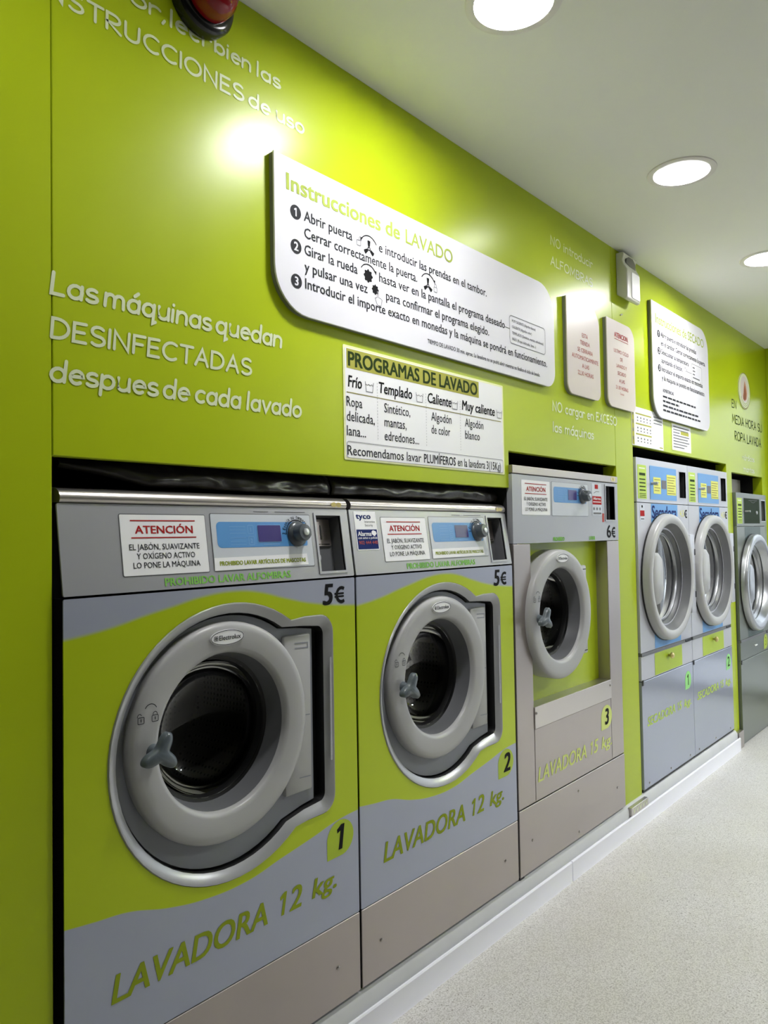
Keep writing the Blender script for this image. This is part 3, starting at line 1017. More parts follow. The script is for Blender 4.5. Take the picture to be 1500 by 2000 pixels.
    for a in ((0.1135, 0.3025, 0.028, 0.1435), (0.3145, 0.5935, 0.0285, 0.1465)):
        fm.stroke(rrect(*a, 0.003, 2), 0.0016, PS, 0.0004, closed=True)
    sub(fas, 'inset_line', fm, M_ring_in, of)
    g = MB().text('PROHIBIDO LAVAR ALFOMBRAS', 0.198, 0.0065, 0.0145, PS, 0.0006, x1=0.517, bold=0.03)
    split_obj('green_lettering', g, M_fade, fas, of, 0.004)
    sub(fas, 'small_print', MB().stroke([(0.43, 0.152), (0.47, 0.152)], 0.002, PS, 0.0005).stroke([(0.49, 0.152), (0.58, 0.152)], 0.002, PS, 0.0005), M_inkg, of)
    # rolled stainless lid
    lp = [(0.60, 1.2068), (0.022, 1.2068), (0.0185, 1.212), (0.0190, 1.2185), (0.0235, 1.2255), (0.032, 1.231), (0.05, 1.234), (0.60, 1.234)]
    ld = obj('lid', ext(lp, 0.004, Wd - 0.004), M_steel_br, t, of, 60)
    pl_ = plane(0.0178)
    sub(ld, 'gold_disc', MB().face(circ(0.672, 1.2155, 0.009, 16, 0.006), pl_, 0.0005), M_gold, of)
    sub(ld, 'gold_disc', MB().face(circ(0.689, 1.2155, 0.009, 16, 0.006), pl_, 0.0005), M_gold, of)
    # price, number badge, model lettering
    split_obj('price', MB().text('5', 0.613, 0.9835, 0.046, PF, 0.0006, x1=0.647, bold=0.03, shear=0.12).euro(0.652, 0.692, 0.9840, 0.038, PF, 0.0006), M_ink, front, of, 0.012)
    sub(front, 'number_badge', MB().face(badge_shape(0.66, 0.442, 0.088, 0.082), PF, 0.0005), M_badge, of)
    sub(front, 'number', MB().one(0.654, 0.416, 0.056, PF, 0.0009, 0.21) if n == '1' else MB().text(n, 0.666, 0.416, 0.053, PF, 0.0009, align='C', bold=0.03, shear=0.15, xs=1.0), M_ink, of)
    lv = MB().text('LAVADORA', 0.083, 0.333, 0.047, PF, 0.0006, x1=0.438, bold=0.02, shear=0.2)
    lv.one(0.476, 0.334, 0.047, PF, 0.0006, 0.17, 0.2).text('2', 0.499, 0.334, 0.047, PF, 0.0006, x1=0.537, bold=0.02, shear=0.2)
    lv.text('kg.', 0.566, 0.336, 0.04, PF, 0.0006, x1=0.645, bold=0.02, shear=0.2)
    split_obj('model_lettering', lv, M_oliveprint, front, of, 0.02)
    if n == '2':
        s = obj('alarm_sticker', MB().prism(rrect(0.0155, 0.0965, 0.060, 0.157, 0.002, 2), PS, 0.0, 0.0009), M_label, t, of)
        s['label'] = 'white and navy alarm company sticker'
        sub(s, 'navy_panel', MB().rect(0.0185, 0.0945, 0.0625, 0.1115, PS, 0.0013), M_navy, of)
        k = MB().text('tyco', 0.022, 0.1385, 0.0135, PS, 0.0013, x1=0.077, bold=0.03)
        sub(s, 'brand_lettering', k, M_navy, of)
        k = MB().text('Interactive', 0.052, 0.1285, 0.006, PS, 0.0013, x1=0.091).text('Security', 0.052, 0.1195, 0.006, PS, 0.0013, x1=0.082)
        sub(s, 'small_lettering', k, M_inkg, of)
        k = MB().text('Alarma', 0.0215, 0.0955, 0.011, PS, 0.0017, x1=0.072, bold=0.02)
        k.text('con aviso a policía', 0.0215, 0.088, 0.0055, PS, 0.0017, x1=0.092, bold=0.015)
        k.face([(0.073, 0.1), (0.083, 0.094), (0.092, 0.101), (0.089, 0.107), (0.079, 0.1095), (0.073, 0.106)], PS, 0.0017)
        sub(s, 'white_lettering', k, M_label, of)
        sub(s, 'phone_lettering', MB().text('902 444 440', 0.022, 0.0745, 0.0085, PS, 0.0017, x1=0.092, bold=0.015), M_redsign, of)
    return t
make_washer('1', 0.6215, 'nearest lime and silver washing machine, front marked 1 and 12 kg')
make_washer('2', 1.3500, 'lime and silver washing machine marked 2, with a navy alarm sticker')

# black plastic sheeting hanging over the two washers
def sheet(x0, x1, seed, label):
    mb = MB()
    nx, nz = 60, 10
    loops = []
    for i in range(nx + 1):
        u = i / nx
        x = x0 + (x1 - x0) * u
        lp = []
        lift = max(0.0, 1 - u / 0.24) if seed == 1 else 0.0
        for k in range(nz + 1):
            v = k / nz
            w1 = noise.noise(Vector((x * 5 + seed, v * 0.8, 3.1)))
            w2 = noise.noise(Vector((x * 17, v * 2.0, seed * 2.7)))
            top = 1.296
            bot = 1.2415 + 0.004 * noise.noise(Vector((x * 6, 0.3, seed))) + 0.03 * lift ** 0.8
            z = top + (bot - top) * v
            y = 0.022 + 0.020 * v * v + 0.010 * w1 * (0.3 + v) + 0.007 * w2 + 0.004 * noise.noise(Vector((x * 40, v * 5, seed))) + 0.05 * (1 - v) ** 2 + 0.02 * lift
            lp.append((x, max(0.0145 + YW + 0.012 if v > 0.8 else 0.004, y), z))
        loops.append(lp)
    mb.loft(loops, closed=False)
    o = obj('plastic_sheet', mb, M_sheet, None, (0, 0, 0), 60)
    sm = o.modifiers.new('thickness', 'SOLIDIFY')
    sm.thickness = 0.001
    return tag(o, label, 'plastic sheet', 'black plastic over the washers')
sheet(0.650, 1.318, 1, 'crumpled black plastic sheet above washer 1, lifted at its left end')
sheet(1.322, 2.072, 2, 'black plastic sheet above washer 2')

# ------------------------------------------------------------------ 15 kg washer
def make_washer15():
    x0 = 2.0825
    t = thing('washing_machine', 'tall stainless washing machine marked 3 and 15 kg, lime panel round its door', 'washing machine', (x0, YW, ZB))
    of = (0, 0, ZB)
    PF = plane(0.0)
    Wd = 0.803
    obj('cabinet', MB().box(0.003, 0.03, 0.004, 0.66, ZB, 1.352).box(Wd - 0.03, Wd - 0.003, 0.012, 0.66, ZB, 1.352).box(0.03, Wd - 0.03, 0.64, 0.66, ZB, 1.352)
        .box(0.03, Wd - 0.03, 0.012, 0.64, ZB, 0.25).box(0.03, Wd - 0.03, 0.065, 0.64, 1.12, 1.35), M_body, t, of)
    obj('top_strip', MB().box(0.0, Wd, -0.002, 0.6, 1.3325, 1.358, 0.0015, 1), M_steel, t, of)
    d = MB()
    for u in (0.752, 0.768):
        d.face(circ(u, 1.346, 0.0105, 16, 0.0095), plane(-0.002), 0.0006)
    obj('gold_disc', d, M_gold, t, of)
    # fascia
    ch = [(0.690, 1.187), (0.772, 1.187), (0.772, 1.317), (0.690, 1.317)]
    fas = obj('control_fascia', MB().prism(rrect(0.0, Wd, 1.1075, 1.3295, 0.002, 2), PF, -0.02, 0.0, [ch]), M_panel_silver, t, of)
    atencion(t, 0.0565, 0.2445, 1.20, 1.3135, PF, 0.0006, of)
    overlay(t, 0.2585, 1.199, PF, 0.0006, of, strip=False)
    coin_unit(t, 0.690, 0.772, 1.187, 1.317, PF, 0.035, of)
    fm = MB().stroke(rrect(0.2575, 0.5365, 1.1985, 1.3155, 0.002, 2), 0.0014, PF, 0.0004, closed=True)
    sub(fas, 'inset_line', fm, M_ring_in, of)
    s = obj('alarm_sticker', MB().prism(rrect(0.571, 0.655, 1.203, 1.323, 0.002, 2), PF, 0.0, 0.0007), M_labelL, t, of)
    s['label'] = 'pale alarm sticker with a red panel'
    sub(s, 'red_panel', MB().rect(0.574, 0.652, 1.244, 1.275, PF, 0.0011), M_red, of)
    k = MB().rect(0.596, 0.624, 1.303, 1.319, PF, 0.0011)
    sub(s, 'dark_mark', k, M_red, of)
    k = MB().text('Alarma', 0.58, 1.262, 0.009, PF, 0.0015, x1=0.645, bold=0.02)
    k.stroke([(0.578, 1.2535), (0.646, 1.2535)], 0.003, PF, 0.0015, caps=False)
    sub(s, 'white_lettering', k, M_label, of)
    k = MB().stroke([(0.588, 1.286), (0.606, 1.293), (0.632, 1.293)], 0.0022, PF, 0.0011)
    for i in range(3):
        k.face(circ(0.586 + 0.026 * i, 1.228, 0.007, 8, 0.006), PF, 0.0011)
    k.stroke([(0.58, 1.211), (0.648, 1.211)], 0.006, PF, 0.0011, caps=False)
    sub(s, 'grey_print', k, M_inkg, of)
    obj('small_sticker', MB().prism(rrect(0.657, 0.674, 1.178, 1.211, 0.001, 1), PF, 0.0, 0.0006), M_redsign, t, of)
    split_obj('price', MB().text('6', 0.695, 1.119, 0.047, PF, 0.0006, x1=0.732, bold=0.02).euro(0.737, 0.779, 1.1185, 0.040, PF, 0.0006), M_ink, fas, of, 0.012)
    sub(fas, 'green_lettering', MB().text('PROHIBIDO', 0.262, 1.112, 0.013, PF, 0.0006, x1=0.345, bold=0.05).text('LAVAR', 0.54, 1.112, 0.013, PF, 0.0006, x1=0.59, bold=0.05), M_fade, of)
    # stainless front frame round the lime door bay
    obj('front_frame', MB().box(0.0, 0.106, 0.0, 0.05, 0.2745, 1.1055, 0.0015, 1), M_steel, t, of)
    obj('front_frame', MB().box(0.6945, Wd, 0.0, 0.05, 0.2745, 1.1055, 0.0015, 1), M_steel, t, of)
    dcx, dcz = 0.281, 0.864
    pb = MB().face([(0.09, 0.5), (0.71, 0.5), (0.71, 1.13), (0.09, 1.13)], plane(0.048), 0.0, [circ(dcx, dcz, 0.2, 48)])
    M_limep = mat('lime washer panel', rgb(184, 205, 20), 0.33)
    obj('door_panel', pb, M_limep, t, of)
    hg = obj('hinge_cover', MB().box(0.455, 0.520, 0.004, 0.05, 0.70, 1.02, 0.006), M_ring, t, of)
    split_obj('hinge_joint', MB().stroke([(0.475, 1.006), (0.512, 1.006)], 0.003, plane(0.004), 0.0006).stroke([(0.475, 0.712), (0.512, 0.712)], 0.003, plane(0.004), 0.0006), M_inkd, hg, of, 0.004)
    washer_door(t, dcx, dcz, -0.024, 0.048, of)
    # guard plate, middle panel, kick panel
    gp = obj('guard_plate', MB().box(0.1065, 0.694, -0.0035, 0.05, 0.506, 0.5765, 0.0012, 1), M_steel_br, t, of)
    for u, z in ((0.115, 0.556), (0.682, 0.556)):
        sub(gp, 'rivet', screw_mb(u, z, plane(-0.0035), 0.005), M_screw, of)
    mp = obj('middle_panel', MB().box(0.1085, 0.692, 0.0, 0.05, 0.2745, 0.5045, 0.0012, 1), M_steel, t, of)
    sub(mp, 'number_badge', MB().face(badge_shape(0.65, 0.443, 0.094, 0.088), PF, 0.0005), M_badgeL, of)
    sub(mp, 'number', MB().text('3', 0.652, 0.416, 0.056, PF, 0.0009, align='C', bold=0.03, shear=0.1, xs=0.95), M_ink, of)
    split_obj('model_lettering', MB().text('LAVADORA', 0.122, 0.332, 0.046, PF, 0.0006, x1=0.475, bold=0.018, shear=0.2).one(0.512, 0.332, 0.046, PF, 0.0006, 0.16, 0.2).text('5', 0.534, 0.332, 0.046, PF, 0.0006, x1=0.572, bold=0.018, shear=0.2).text('kg.', 0.600, 0.332, 0.042, PF, 0.0006, x1=0.69, bold=0.018, shear=0.2), M_badgeL, mp, of, 0.008)
    kp = obj('kick_panel', MB().box(0.0, Wd, -0.001, 0.012, 0.0675, 0.271, 0.0012, 1), M_steel, t, of)
    for u, z in ((0.076, 0.162), (0.402, 0.231), (0.402, 0.09), (0.728, 0.158)):
        sub(kp, 'screw', screw_mb(u, z, plane(-0.001)), M_screw, of)
    return t
make_washer15()

# ------------------------------------------------------------------ tumble dryers
def make_dryer(x0, y0, zb, n, label, kind='silver'):
    """u from the left edge, z measured down from the dryer top at zb + 1.395"""
    t = thing('tumble_dryer', label, 'tumble dryer', (x0, y0, zb), 'coin operated tumble dryers')
    of = (0, 0, 0)
    dk = kind == 'dark'
    ZT = 1.394
    PF = plane(0.0)
    Wd = 0.622
    B = M_dryer_dk if dk else M_dryer
    obj('cabinet', MB().box(0.002, 0.03, 0.006, 0.7, 0.0, ZT - 0.004).box(Wd - 0.03, Wd - 0.002, 0.006, 0.7, 0.0, ZT - 0.004).box(0.03, Wd - 0.03, 0.68, 0.7, 0.0, ZT - 0.004)
        .box(0.03, Wd - 0.03, 0.065, 0.68, ZT - 0.19, ZT - 0.004).box(0.03, Wd - 0.03, 0.006, 0.68, 0.0, 0.05), M_dryer_dk if dk else M_body, t, of)
    # control fascia
    zs = ZT - 0.190
    ch = [(0.507, zs + 0.029), (0.597, zs + 0.029), (0.597, zs + 0.157), (0.507, zs + 0.157)]
    fas = obj('control_fascia', MB().prism(rrect(0.0, Wd, zs + 0.0015, ZT, 0.004, 2), PF, -0.02, 0.0, [ch]), B, t, of)
    cu = MB().loft([[PF(u, v, 0) for u, v in ch], [PF(u, v, -0.05) for u, v in ch]]).face(ch, PF, -0.05)
    cn = obj('coin_unit', cu, M_ring_in, t, of)
    sub(cn, 'coin_frame', MB().stroke(ch, 0.005, PF, 0.0012, closed=True), M_dryer, of)
    sub(cn, 'coin_plate', MB().prism(rrect(0.515, 0.56, zs + 0.06, zs + 0.15, 0.003, 2), PF, -0.05, -0.044), M_steel, of)
    sub(cn, 'coin_slot', MB().rect(0.535, 0.54, zs + 0.08, zs + 0.13, PF, -0.043), M_black, of)
    # lime price list
    ps = obj('price_list', MB().prism(rrect(0.014, 0.108, zs + 0.016, zs + 0.16, 0.003, 2), PF, 0.0, 0.0008), M_limelab, t, of)
    k = MB()
    k.rect(0.03, 0.096, zs + 0.115, zs + 0.126, PF, 0.0012)
    for i in range(4):
        k.stroke([(0.03, zs + 0.099 - i * 0.0155), (0.096, zs + 0.099 - i * 0.0155)], 0.005, PF, 0.0012, caps=False)
    for i in range(3):
        k.stroke([(0.028, zs + 0.038 - i * 0.0075), (0.098, zs + 0.038 - i * 0.0075)], 0.0022, PF, 0.0012, caps=False)
    stuff(sub(ps, 'print_lines', k, M_darkgreen, of))
    sub(ps, 'heading', MB().stroke([(0.03, zs + 0.146), (0.094, zs + 0.146)], 0.006, PF, 0.0012, caps=False), M_cream, of)
    # programme plate
    pp = obj('programme_plate', MB().prism(rrect(0.148, 0.468, zs + 0.016, zs + 0.162, 0.003, 2), PF, 0.0, 0.001), M_dkpanel if dk else M_sky, t, of)
    sub(pp, 'plate_edge', MB().stroke(rrect(0.148, 0.468, zs + 0.016, zs + 0.162, 0.003, 2), 0.0025, PF, 0.0014, closed=True), M_inkg if dk else M_sky2, of)
    if not dk:
        for a, b, c, d in ((0.186, 0.272, 0.042, 0.114), (0.346, 0.462, 0.04, 0.132)):
            y = sub(pp, 'yellow_notice', MB().prism([(a, zs + c), (b, zs + c), (b, zs + d), (a, zs + d)], PF, 0.001, 0.0018), M_yellow, of)
        k = MB()
        for a, b, c, n_ in ((0.194, 0.264, 0.104, 5), (0.352, 0.452, 0.120, 7)):
            for i in range(n_):
                k.stroke([(a, zs + c - i * 0.012), (b - 0.012 * (i % 3), zs + c - i * 0.012)], 0.003, PF, 0.0023, caps=False)
        stuff(sub(pp, 'notice_lines', k, M_oliveline, of))
        sub(pp, 'display', MB().prism(rrect(0.283, 0.338, zs + 0.066, zs + 0.104, 0.002, 2), PF, 0.001, 0.002), M_inkg, of)
    else:
        sub(pp, 'display', MB().stroke([(0.24, zs + 0.15), (0.42, zs + 0.152)], 0.002, PF, 0.0018).stroke(arc(0.33, zs + 0.15, 0.05, 0.012, 180, 360), 0.002, PF, 0.0018), M_inkg, of)
        sub(pp, 'start_button', MB().lathe([(0.011, 0.0), (0.01, -0.006), (0.0005, -0.008)], 0.40, zs + 0.08, 16, pm=PF), M_chrome, of)
    sub(pp, 'key_lock', MB().lathe([(0.007, 0.0), (0.006, -0.03), (0.0005, -0.031)], 0.163, zs + 0.085, 14, pm=PF), M_chrome, of)
    # front with round opening
    dcx, dcz = 0.302, ZT - 0.515
    zl = ZT - 0.826
    fr_ = MB().face(rrect(0.0, Wd, zl + 0.006, zs - 0.0015, 0.003, 2), PF, 0.0, [circ(dcx, dcz, 0.21, 48)])
    fr_.loft([[PF(u, v, -0.014) for u, v in rrect(0.0, Wd, zl + 0.006, zs - 0.0015, 0.003, 2)], [PF(u, v, 0.0) for u, v in rrect(0.0, Wd, zl + 0.006, zs - 0.0015, 0.003, 2)]])
    front = obj('front_panel', fr_, B, t, of)
    st = MB()
    st.face([(0.152, zs - 0.003), (0.152, dcz + 0.232), (0.475, dcz + 0.232), (0.475, zs - 0.003)], PF, 0.0005)
    st.face([(0.156, zl + 0.008), (0.156, dcz - 0.225), (0.475, dcz - 0.225), (0.475, zl + 0.008)], PF, 0.0005)
    split_obj('colour_stripe', st, M_teal if dk else M_sky, front, of, 0.004)
    if not dk:
        sub(front, 'name_lettering', MB().text('Secadora', 0.160, zs - 0.066, 0.054, PF, 0.001, x1=0.462, bold=0.022), M_navy, of)
        sub(front, 'price', MB().euro(0.566, 0.610, zs - 0.062, 0.038, PF, 0.0006), M_ink, of)
        sub(front, 'faded_price', MB().text('4,5', 0.505, zs - 0.056, 0.03, PF, 0.0006, x1=0.562, bold=0.0), M_yellow, of)
    if n == '1':
        s = obj('alarm_sticker', MB().prism(rrect(0.028, 0.08, zs - 0.078, zs - 0.008, 0.002, 2), PF, 0.0, 0.0007), M_labelL, t, of)
        sub(s, 'red_panel', MB().rect(0.031, 0.077, zs - 0.058, zs - 0.034, PF, 0.0011), M_red, of)
        sub(s, 'dark_mark', MB().rect(0.046, 0.06, zs - 0.022, zs - 0.012, PF, 0.0011).stroke([(0.036, zs - 0.07), (0.072, zs - 0.07)], 0.003, PF, 0.0011, caps=False), M_ink, of)
    # door: deep dished ring
    yf = -0.040
    prof = [(0.279, 0.0), (0.279, yf + 0.016), (0.276, yf + 0.007), (0.270, yf + 0.002), (0.258, yf), (0.242, yf + 0.002), (0.236, yf + 0.006)]
    door = obj('door', MB().lathe(prof, dcx, dcz, 72), M_chrome if dk else M_ring, t, of, 50)
    sub(door, 'seal_shadow_gap', MB().lathe([(0.2825, 0.0005), (0.2825, -0.006), (0.279, -0.006)], dcx, dcz, 64), M_rubber, of)
    sub(door, 'dished_collar', MB().lathe([(0.236, yf + 0.006), (0.228, yf + 0.02), (0.203, yf + 0.062), (0.197, yf + 0.063)], dcx, dcz, 64), M_chrome if dk else M_ring_in, of, 50)
    sub(door, 'glass_rim', MB().lathe([(0.203, yf + 0.061), (0.198, yf + 0.057), (0.192, yf + 0.057), (0.190, yf + 0.065)], dcx, dcz, 64), M_chrome, of, 60)
    sub(door, 'door_glass', MB().lathe([(0.191, yf + 0.064), (0.10, yf + 0.0645), (0.0006, yf + 0.065)], dcx, dcz, 48), M_glassd, of)
    # grip: lens shaped bar across the left of the dish
    gl = arc(dcx, dcz, 0.236, 0.236, 152, 208, 16)
    gr = [(dcx - 0.165, dcz - 0.108), (dcx - 0.130, dcz - 0.088), (dcx - 0.120, dcz - 0.04), (dcx - 0.118, dcz + 0.03), (dcx - 0.128, dcz + 0.085), (dcx - 0.168, dcz + 0.110)]
    sub(door, 'door_grip', MB().prism(gl + gr, plane(yf + 0.03), 0.0, 0.027, bev=0.006), M_chrome if dk else M_ring, of, 50)
    hp = obj('hinge_plate', MB().box(0.562, 0.6225, -0.026, 0.0, dcz - 0.185, dcz + 0.185, 0.004), B, t, of)
    for z in (-0.1, 0.1):
        sub(hp, 'hinge_notch', MB().box(0.613, 0.6235, -0.0275, -0.02, dcz + z - 0.014, dcz + z + 0.014), M_inkd, of)
    dr = obj('drum', MB().lathe([(0.21, 0.014), (0.215, 0.09), (0.28, 0.1), (0.28, 0.55), (0.0008, 0.56)], dcx, dcz, 40), M_drum_dry, t, of, 50)
    # lint slot, drawer, lower panel
    sl = obj('vent_slot', MB().box(0.0, 0.6, -0.004, 0.012, zl - 0.008, zl + 0.005), M_ring_in, t, of)
    sub(sl, 'slot_opening', MB().box(0.52, 0.598, -0.0055, 0.0, zl - 0.0075, zl + 0.0045), M_black, of)
    zd = ZT - 0.938
    dw = obj('lint_drawer', MB().box(0.0, Wd, 0.0, 0.03, zd + 0.002, zl - 0.009, 0.0015, 1), B, t, of)
    if not dk:
        sub(dw, 'lime_panel', MB().rect(0.148, 0.482, zd + 0.006, zl - 0.012, PF, 0.0006), M_badge, of)
        sub(dw, 'knob', MB().lathe([(0.006, 0.0), (0.006, -0.008), (0.013, -0.012), (0.014, -0.018), (0.009, -0.024), (0.0005, -0.025)], 0.312, zd + 0.072, 18, pm=PF), M_gold, of, 60)
    else:
        sub(dw, 'knob', MB().box(0.27, 0.32, -0.006, 0.0, zd + 0.055, zd + 0.061), M_label, of)
        sub(dw, 'number_badge', MB().face(badge_shape(0.515, zd + 0.055, 0.082, 0.088), PF, 0.0006), M_badge, of)
        sub(dw, 'number', MB().text('3', 0.515, zd + 0.032, 0.048, PF, 0.001, align='C', bold=0.02), M_oliveprint, of)
    lo = obj('lower_panel', MB().box(0.0, Wd, 0.0, 0.03, 0.012, zd - 0.001, 0.0015, 1), M_dryer_dk if dk else M_dryer_lo, t, of)
    if not dk:
        sub(lo, 'number_badge', MB().face(badge_shape(0.553, zd - 0.075, 0.08, 0.082), PF, 0.0006), M_badgeF, of)
        sub(lo, 'number', MB().one(0.55, zd - 0.099, 0.05, PF, 0.001, 0.16, 0.0) if n == '1' else MB().text(n, 0.555, zd - 0.099, 0.05, PF, 0.001, align='C', bold=0.02), M_darkgreen, of)
        split_obj('model_lettering', MB().text('SECADORA', 0.05, zd - 0.192, 0.036, PF, 0.0006, x1=0.375, bold=0.02, shear=0.2).one(0.408, zd - 0.192, 0.036, PF, 0.0006, 0.17, 0.2).text('5', 0.425, zd - 0.192, 0.036, PF, 0.0006, x1=0.458, bold=0.02, shear=0.2).text('kg.', 0.49, zd - 0.192, 0.033, PF, 0.0006, x1=0.585, bold=0.02, shear=0.2), M_limelab, lo, of, 0.008)
        for u in (0.055, 0.305, 0.555):
            sub(lo, 'screw', screw_mb(u, 0.03, PF, 0.005), M_screw, of)
    sub(lo, 'latch', MB().box(0.002, 0.016, -0.003, 0.0, zd - 0.016, zd + 0.006), M_black, of)
    return t
make_dryer(3.0935, -0.006, 0.0585, '1', 'silver tumble dryer marked 1, with a small red sticker beside its name')
make_dryer(3.7195, -0.006, 0.0585, '2', 'silver tumble dryer marked 2, next to the narrow green pillar')
make_dryer(4.468, -0.015, FLOOR, '3', 'dull green-grey tumble dryer at the far right end', 'dark')

# dark lint and pipes above the last dryer
tag(obj('foil_sheet', MB().box(4.47, 4.98, 0.10, 0.108, 1.335, 1.445), M_steel, None), 'crumpled grey foil sheet above the green-grey dryer', 'foil sheet')

# ------------------------------------------------------------------ signs on the wall
def icon_knob(mb, cx, cz, s, pm, h):
    """three-bladed door handle symbol"""
    for a in (90, 215, 325):
        c, q = math.cos(math.radians(a)), math.sin(math.radians(a))
        def R(u, v):
            return (cx + (u * c - v * q) * s, cz + (u * q + v * c) * s)
        mb.face([R(.28, -.16), R(.95, -.28), R(1.0, 0), R(.95, .28), R(.28, .16)], pm, h)
    mb.stroke(circ(cx, cz, 0.2 * s, 12), 0.14 * s, pm, h, closed=True)
def icon_arrow(mb, cx, cz, r, pm, h, flip=False):
    p = arc(cx, cz, r, r, 35, 145, 10)
    mb.stroke(p, r * 0.08, pm, h)
    q = p[-1] if flip else p[0]
    d = -1 if flip else 1
    mb.face([(q[0] - r * .12, q[1] + r * .12), (q[0] + r * .16, q[1] + r * .1), (q[0] + d * r * .12, q[1] - r * .22)], pm, h)
def icon_lock(mb, cx, cz, s, pm, h, open_=False):
    mb.stroke(rrect(cx - .35 * s, cx + .35 * s, cz - .5 * s, cz + .15 * s, .06 * s, 2), .08 * s, pm, h, closed=True)
    o = .3 * s if open_ else 0
    mb.stroke([(cx - .22 * s + o, cz + .15 * s), (cx - .22 * s + o, cz + .35 * s)] + arc(cx + o, cz + .38 * s, .22 * s, .25 * s, 180, 0, 8) + [(cx + .22 * s + o, cz + .15 * s)], .08 * s, pm, h)
def icon_wheel(mb, cx, cz, r, pm, h):
    mb.face([(cx + r * (1 + .13 * math.cos(8 * a * math.pi / 24)) * math.cos(a * math.pi / 24), cz + r * (1 + .13 * math.cos(8 * a * math.pi / 24)) * math.sin(a * math.pi / 24)) for a in range(48)], pm, h)
def icon_tub(mb, cx, cz, s, pm, h):
    mb.stroke([(cx - .55 * s, cz + .42 * s), (cx - .42 * s, cz - .45 * s), (cx + .42 * s, cz - .45 * s), (cx + .55 * s, cz + .42 * s)], .06 * s, pm, h)
    mb.stroke([(cx - .5 * s, cz + .22 * s), (cx - .3 * s, cz + .12 * s), (cx - .1 * s, cz + .24 * s), (cx + .1 * s, cz + .12 * s), (cx + .3 * s, cz + .24 * s), (cx + .5 * s, cz + .14 * s)], .05 * s, pm, h)

def board(name, label, u0, u1, v0, v1, r, m, back=-0.0005, th=0.0175):
    t = thing(name, label, 'sign', ((u0 + u1) / 2, back, v0))
    of = ((u0 + u1) / 2, back, v0)
    pl = rrect(u0, u1, v0, v1, r, 8)
    obj('panel', MB().prism(pl, plane(0.0), th - 0.004, th, bev=0.0008), m, t, of)
    obj('backing', MB().prism(inset(pl, 0.0012), plane(0.0), 0.0006, th - 0.0041), M_boardedge, t, of)
    return t, of, plane(-th)

# washing instructions
t, of, P = board('instruction_board', 'long white board headed Instrucciones de LAVADO', 1.0975, 2.378, 1.640, 1.990, (0.10, 0.055, 0.10, 0.0), M_board)
h = 0.0006
split_obj('heading_word', MB().text('Instrucciones de', 1.133, 1.916, 0.037, P, h, x1=1.533, bold=0.022).text('LAVADO', 1.557, 1.916, 0.0365, P, h, x1=1.772, bold=0.008), M_limeprint, t, of, 0.012)
k = MB()
tb = 0.010
k.text('Abrir puerta', 1.186, 1.8605, 0.0235, P, h, x1=1.348, bold=tb)
k.text('e introducir las prendas en el tambor.', 1.447, 1.8615, 0.0235, P, h, x1=1.948, bold=tb)
k.text('Cerrar correctamente la puerta.', 1.186, 1.8215, 0.0235, P, h, x1=1.604, bold=tb)
k.text('Girar la rueda', 1.186, 1.7825, 0.0235, P, h, x1=1.365, bold=tb)
k.text('hasta ver en la pantalla el programa deseado', 1.446, 1.784, 0.0235, P, h, x1=2.050, bold=tb)
k.text('y pulsar una vez', 1.186, 1.7435, 0.0235, P, h, x1=1.401, bold=tb)
k.text('para confirmar el programa elegido.', 1.472, 1.7435, 0.0235, P, h, x1=1.957, bold=tb)
k.text('Introducir el importe exacto en monedas y la máquina se pondrá en funcionamiento.', 1.187, 1.7045, 0.0235, P, h, x1=2.319, bold=tb)
kk = MB()
kk.text('TIEMPO DE LAVADO 30 min. aprox. La lavadora no se podrá abrir mientras no finalice el ciclo de lavado.', 1.645, 1.664, 0.0115, P, h, x1=2.269, bold=0.012)
stuff(obj('small_print', kk, M_inkd, t, of))
split_obj('word', k, M_inkd, t, of, 0.0075)
k = MB()
for z in (1.8715, 1.7935, 1.7145):
    k.face(circ(1.1605, z, 0.0165, 24), P, h)
split_obj('number_disc', k, M_inkd, t, of, 0.003)
k = MB()
for n, z in (('1', 1.8715), ('2', 1.7935), ('3', 1.7145)):
    k.one(1.1595, z - 0.0095, 0.019, P, h + 0.0004, 0.2, 0.0) if n == '1' else k.text(n, 1.1605, z - 0.0095, 0.019, P, h + 0.0004, align='C', bold=0.03)
split_obj('number', k, M_board, t, of, 0.006)
k = MB()
icon_knob(k, 1.409, 1.8575, 0.021, P, h); icon_arrow(k, 1.409, 1.856, 0.034, P, h, True)
icon_knob(k, 1.652, 1.824, 0.021, P, h); icon_arrow(k, 1.652, 1.822, 0.034, P, h)
icon_wheel(k, 1.4045, 1.788, 0.0155, P, h); icon_arrow(k, 1.405, 1.785, 0.032, P, h)
icon_wheel(k, 1.4305, 1.7595, 0.012, P, h)
k.stroke([(2.052, 1.79), (2.078, 1.79)], 0.0016, P, h)
split_obj('pictogram', k, M_ink, t, of, 0.006)
k = MB()
icon_lock(k, 1.371, 1.866, 0.02, P, h, True); icon_lock(k, 1.686, 1.8235, 0.02, P, h)
k.stroke([(1.437, 1.757), (1.437, 1.741), (1.429, 1.738), (1.437, 1.722), (1.452, 1.722), (1.456, 1.738), (1.451, 1.741), (1.442, 1.742), (1.442, 1.757)], 0.0014, P, h, closed=True)
k.stroke(rrect(2.079, 2.310, 1.745, 1.834, 0.012), 0.0018, P, h, closed=True)
for i, s in enumerate(('MUY CALIENTE (Algodón blanco)', 'CALIENTE (Algodón color)', 'TEMPLADO (Sintético, mantas, edredones)', 'FRÍO (Ropa delicada, lana...)')):
    k.text(s, 2.094, 1.8145 - i * 0.0195, 0.0085, P, h, x1=2.094 + 0.0052 * len(s), bold=0.012)
stuff(obj('grey_print', k, M_inkg, t, of))

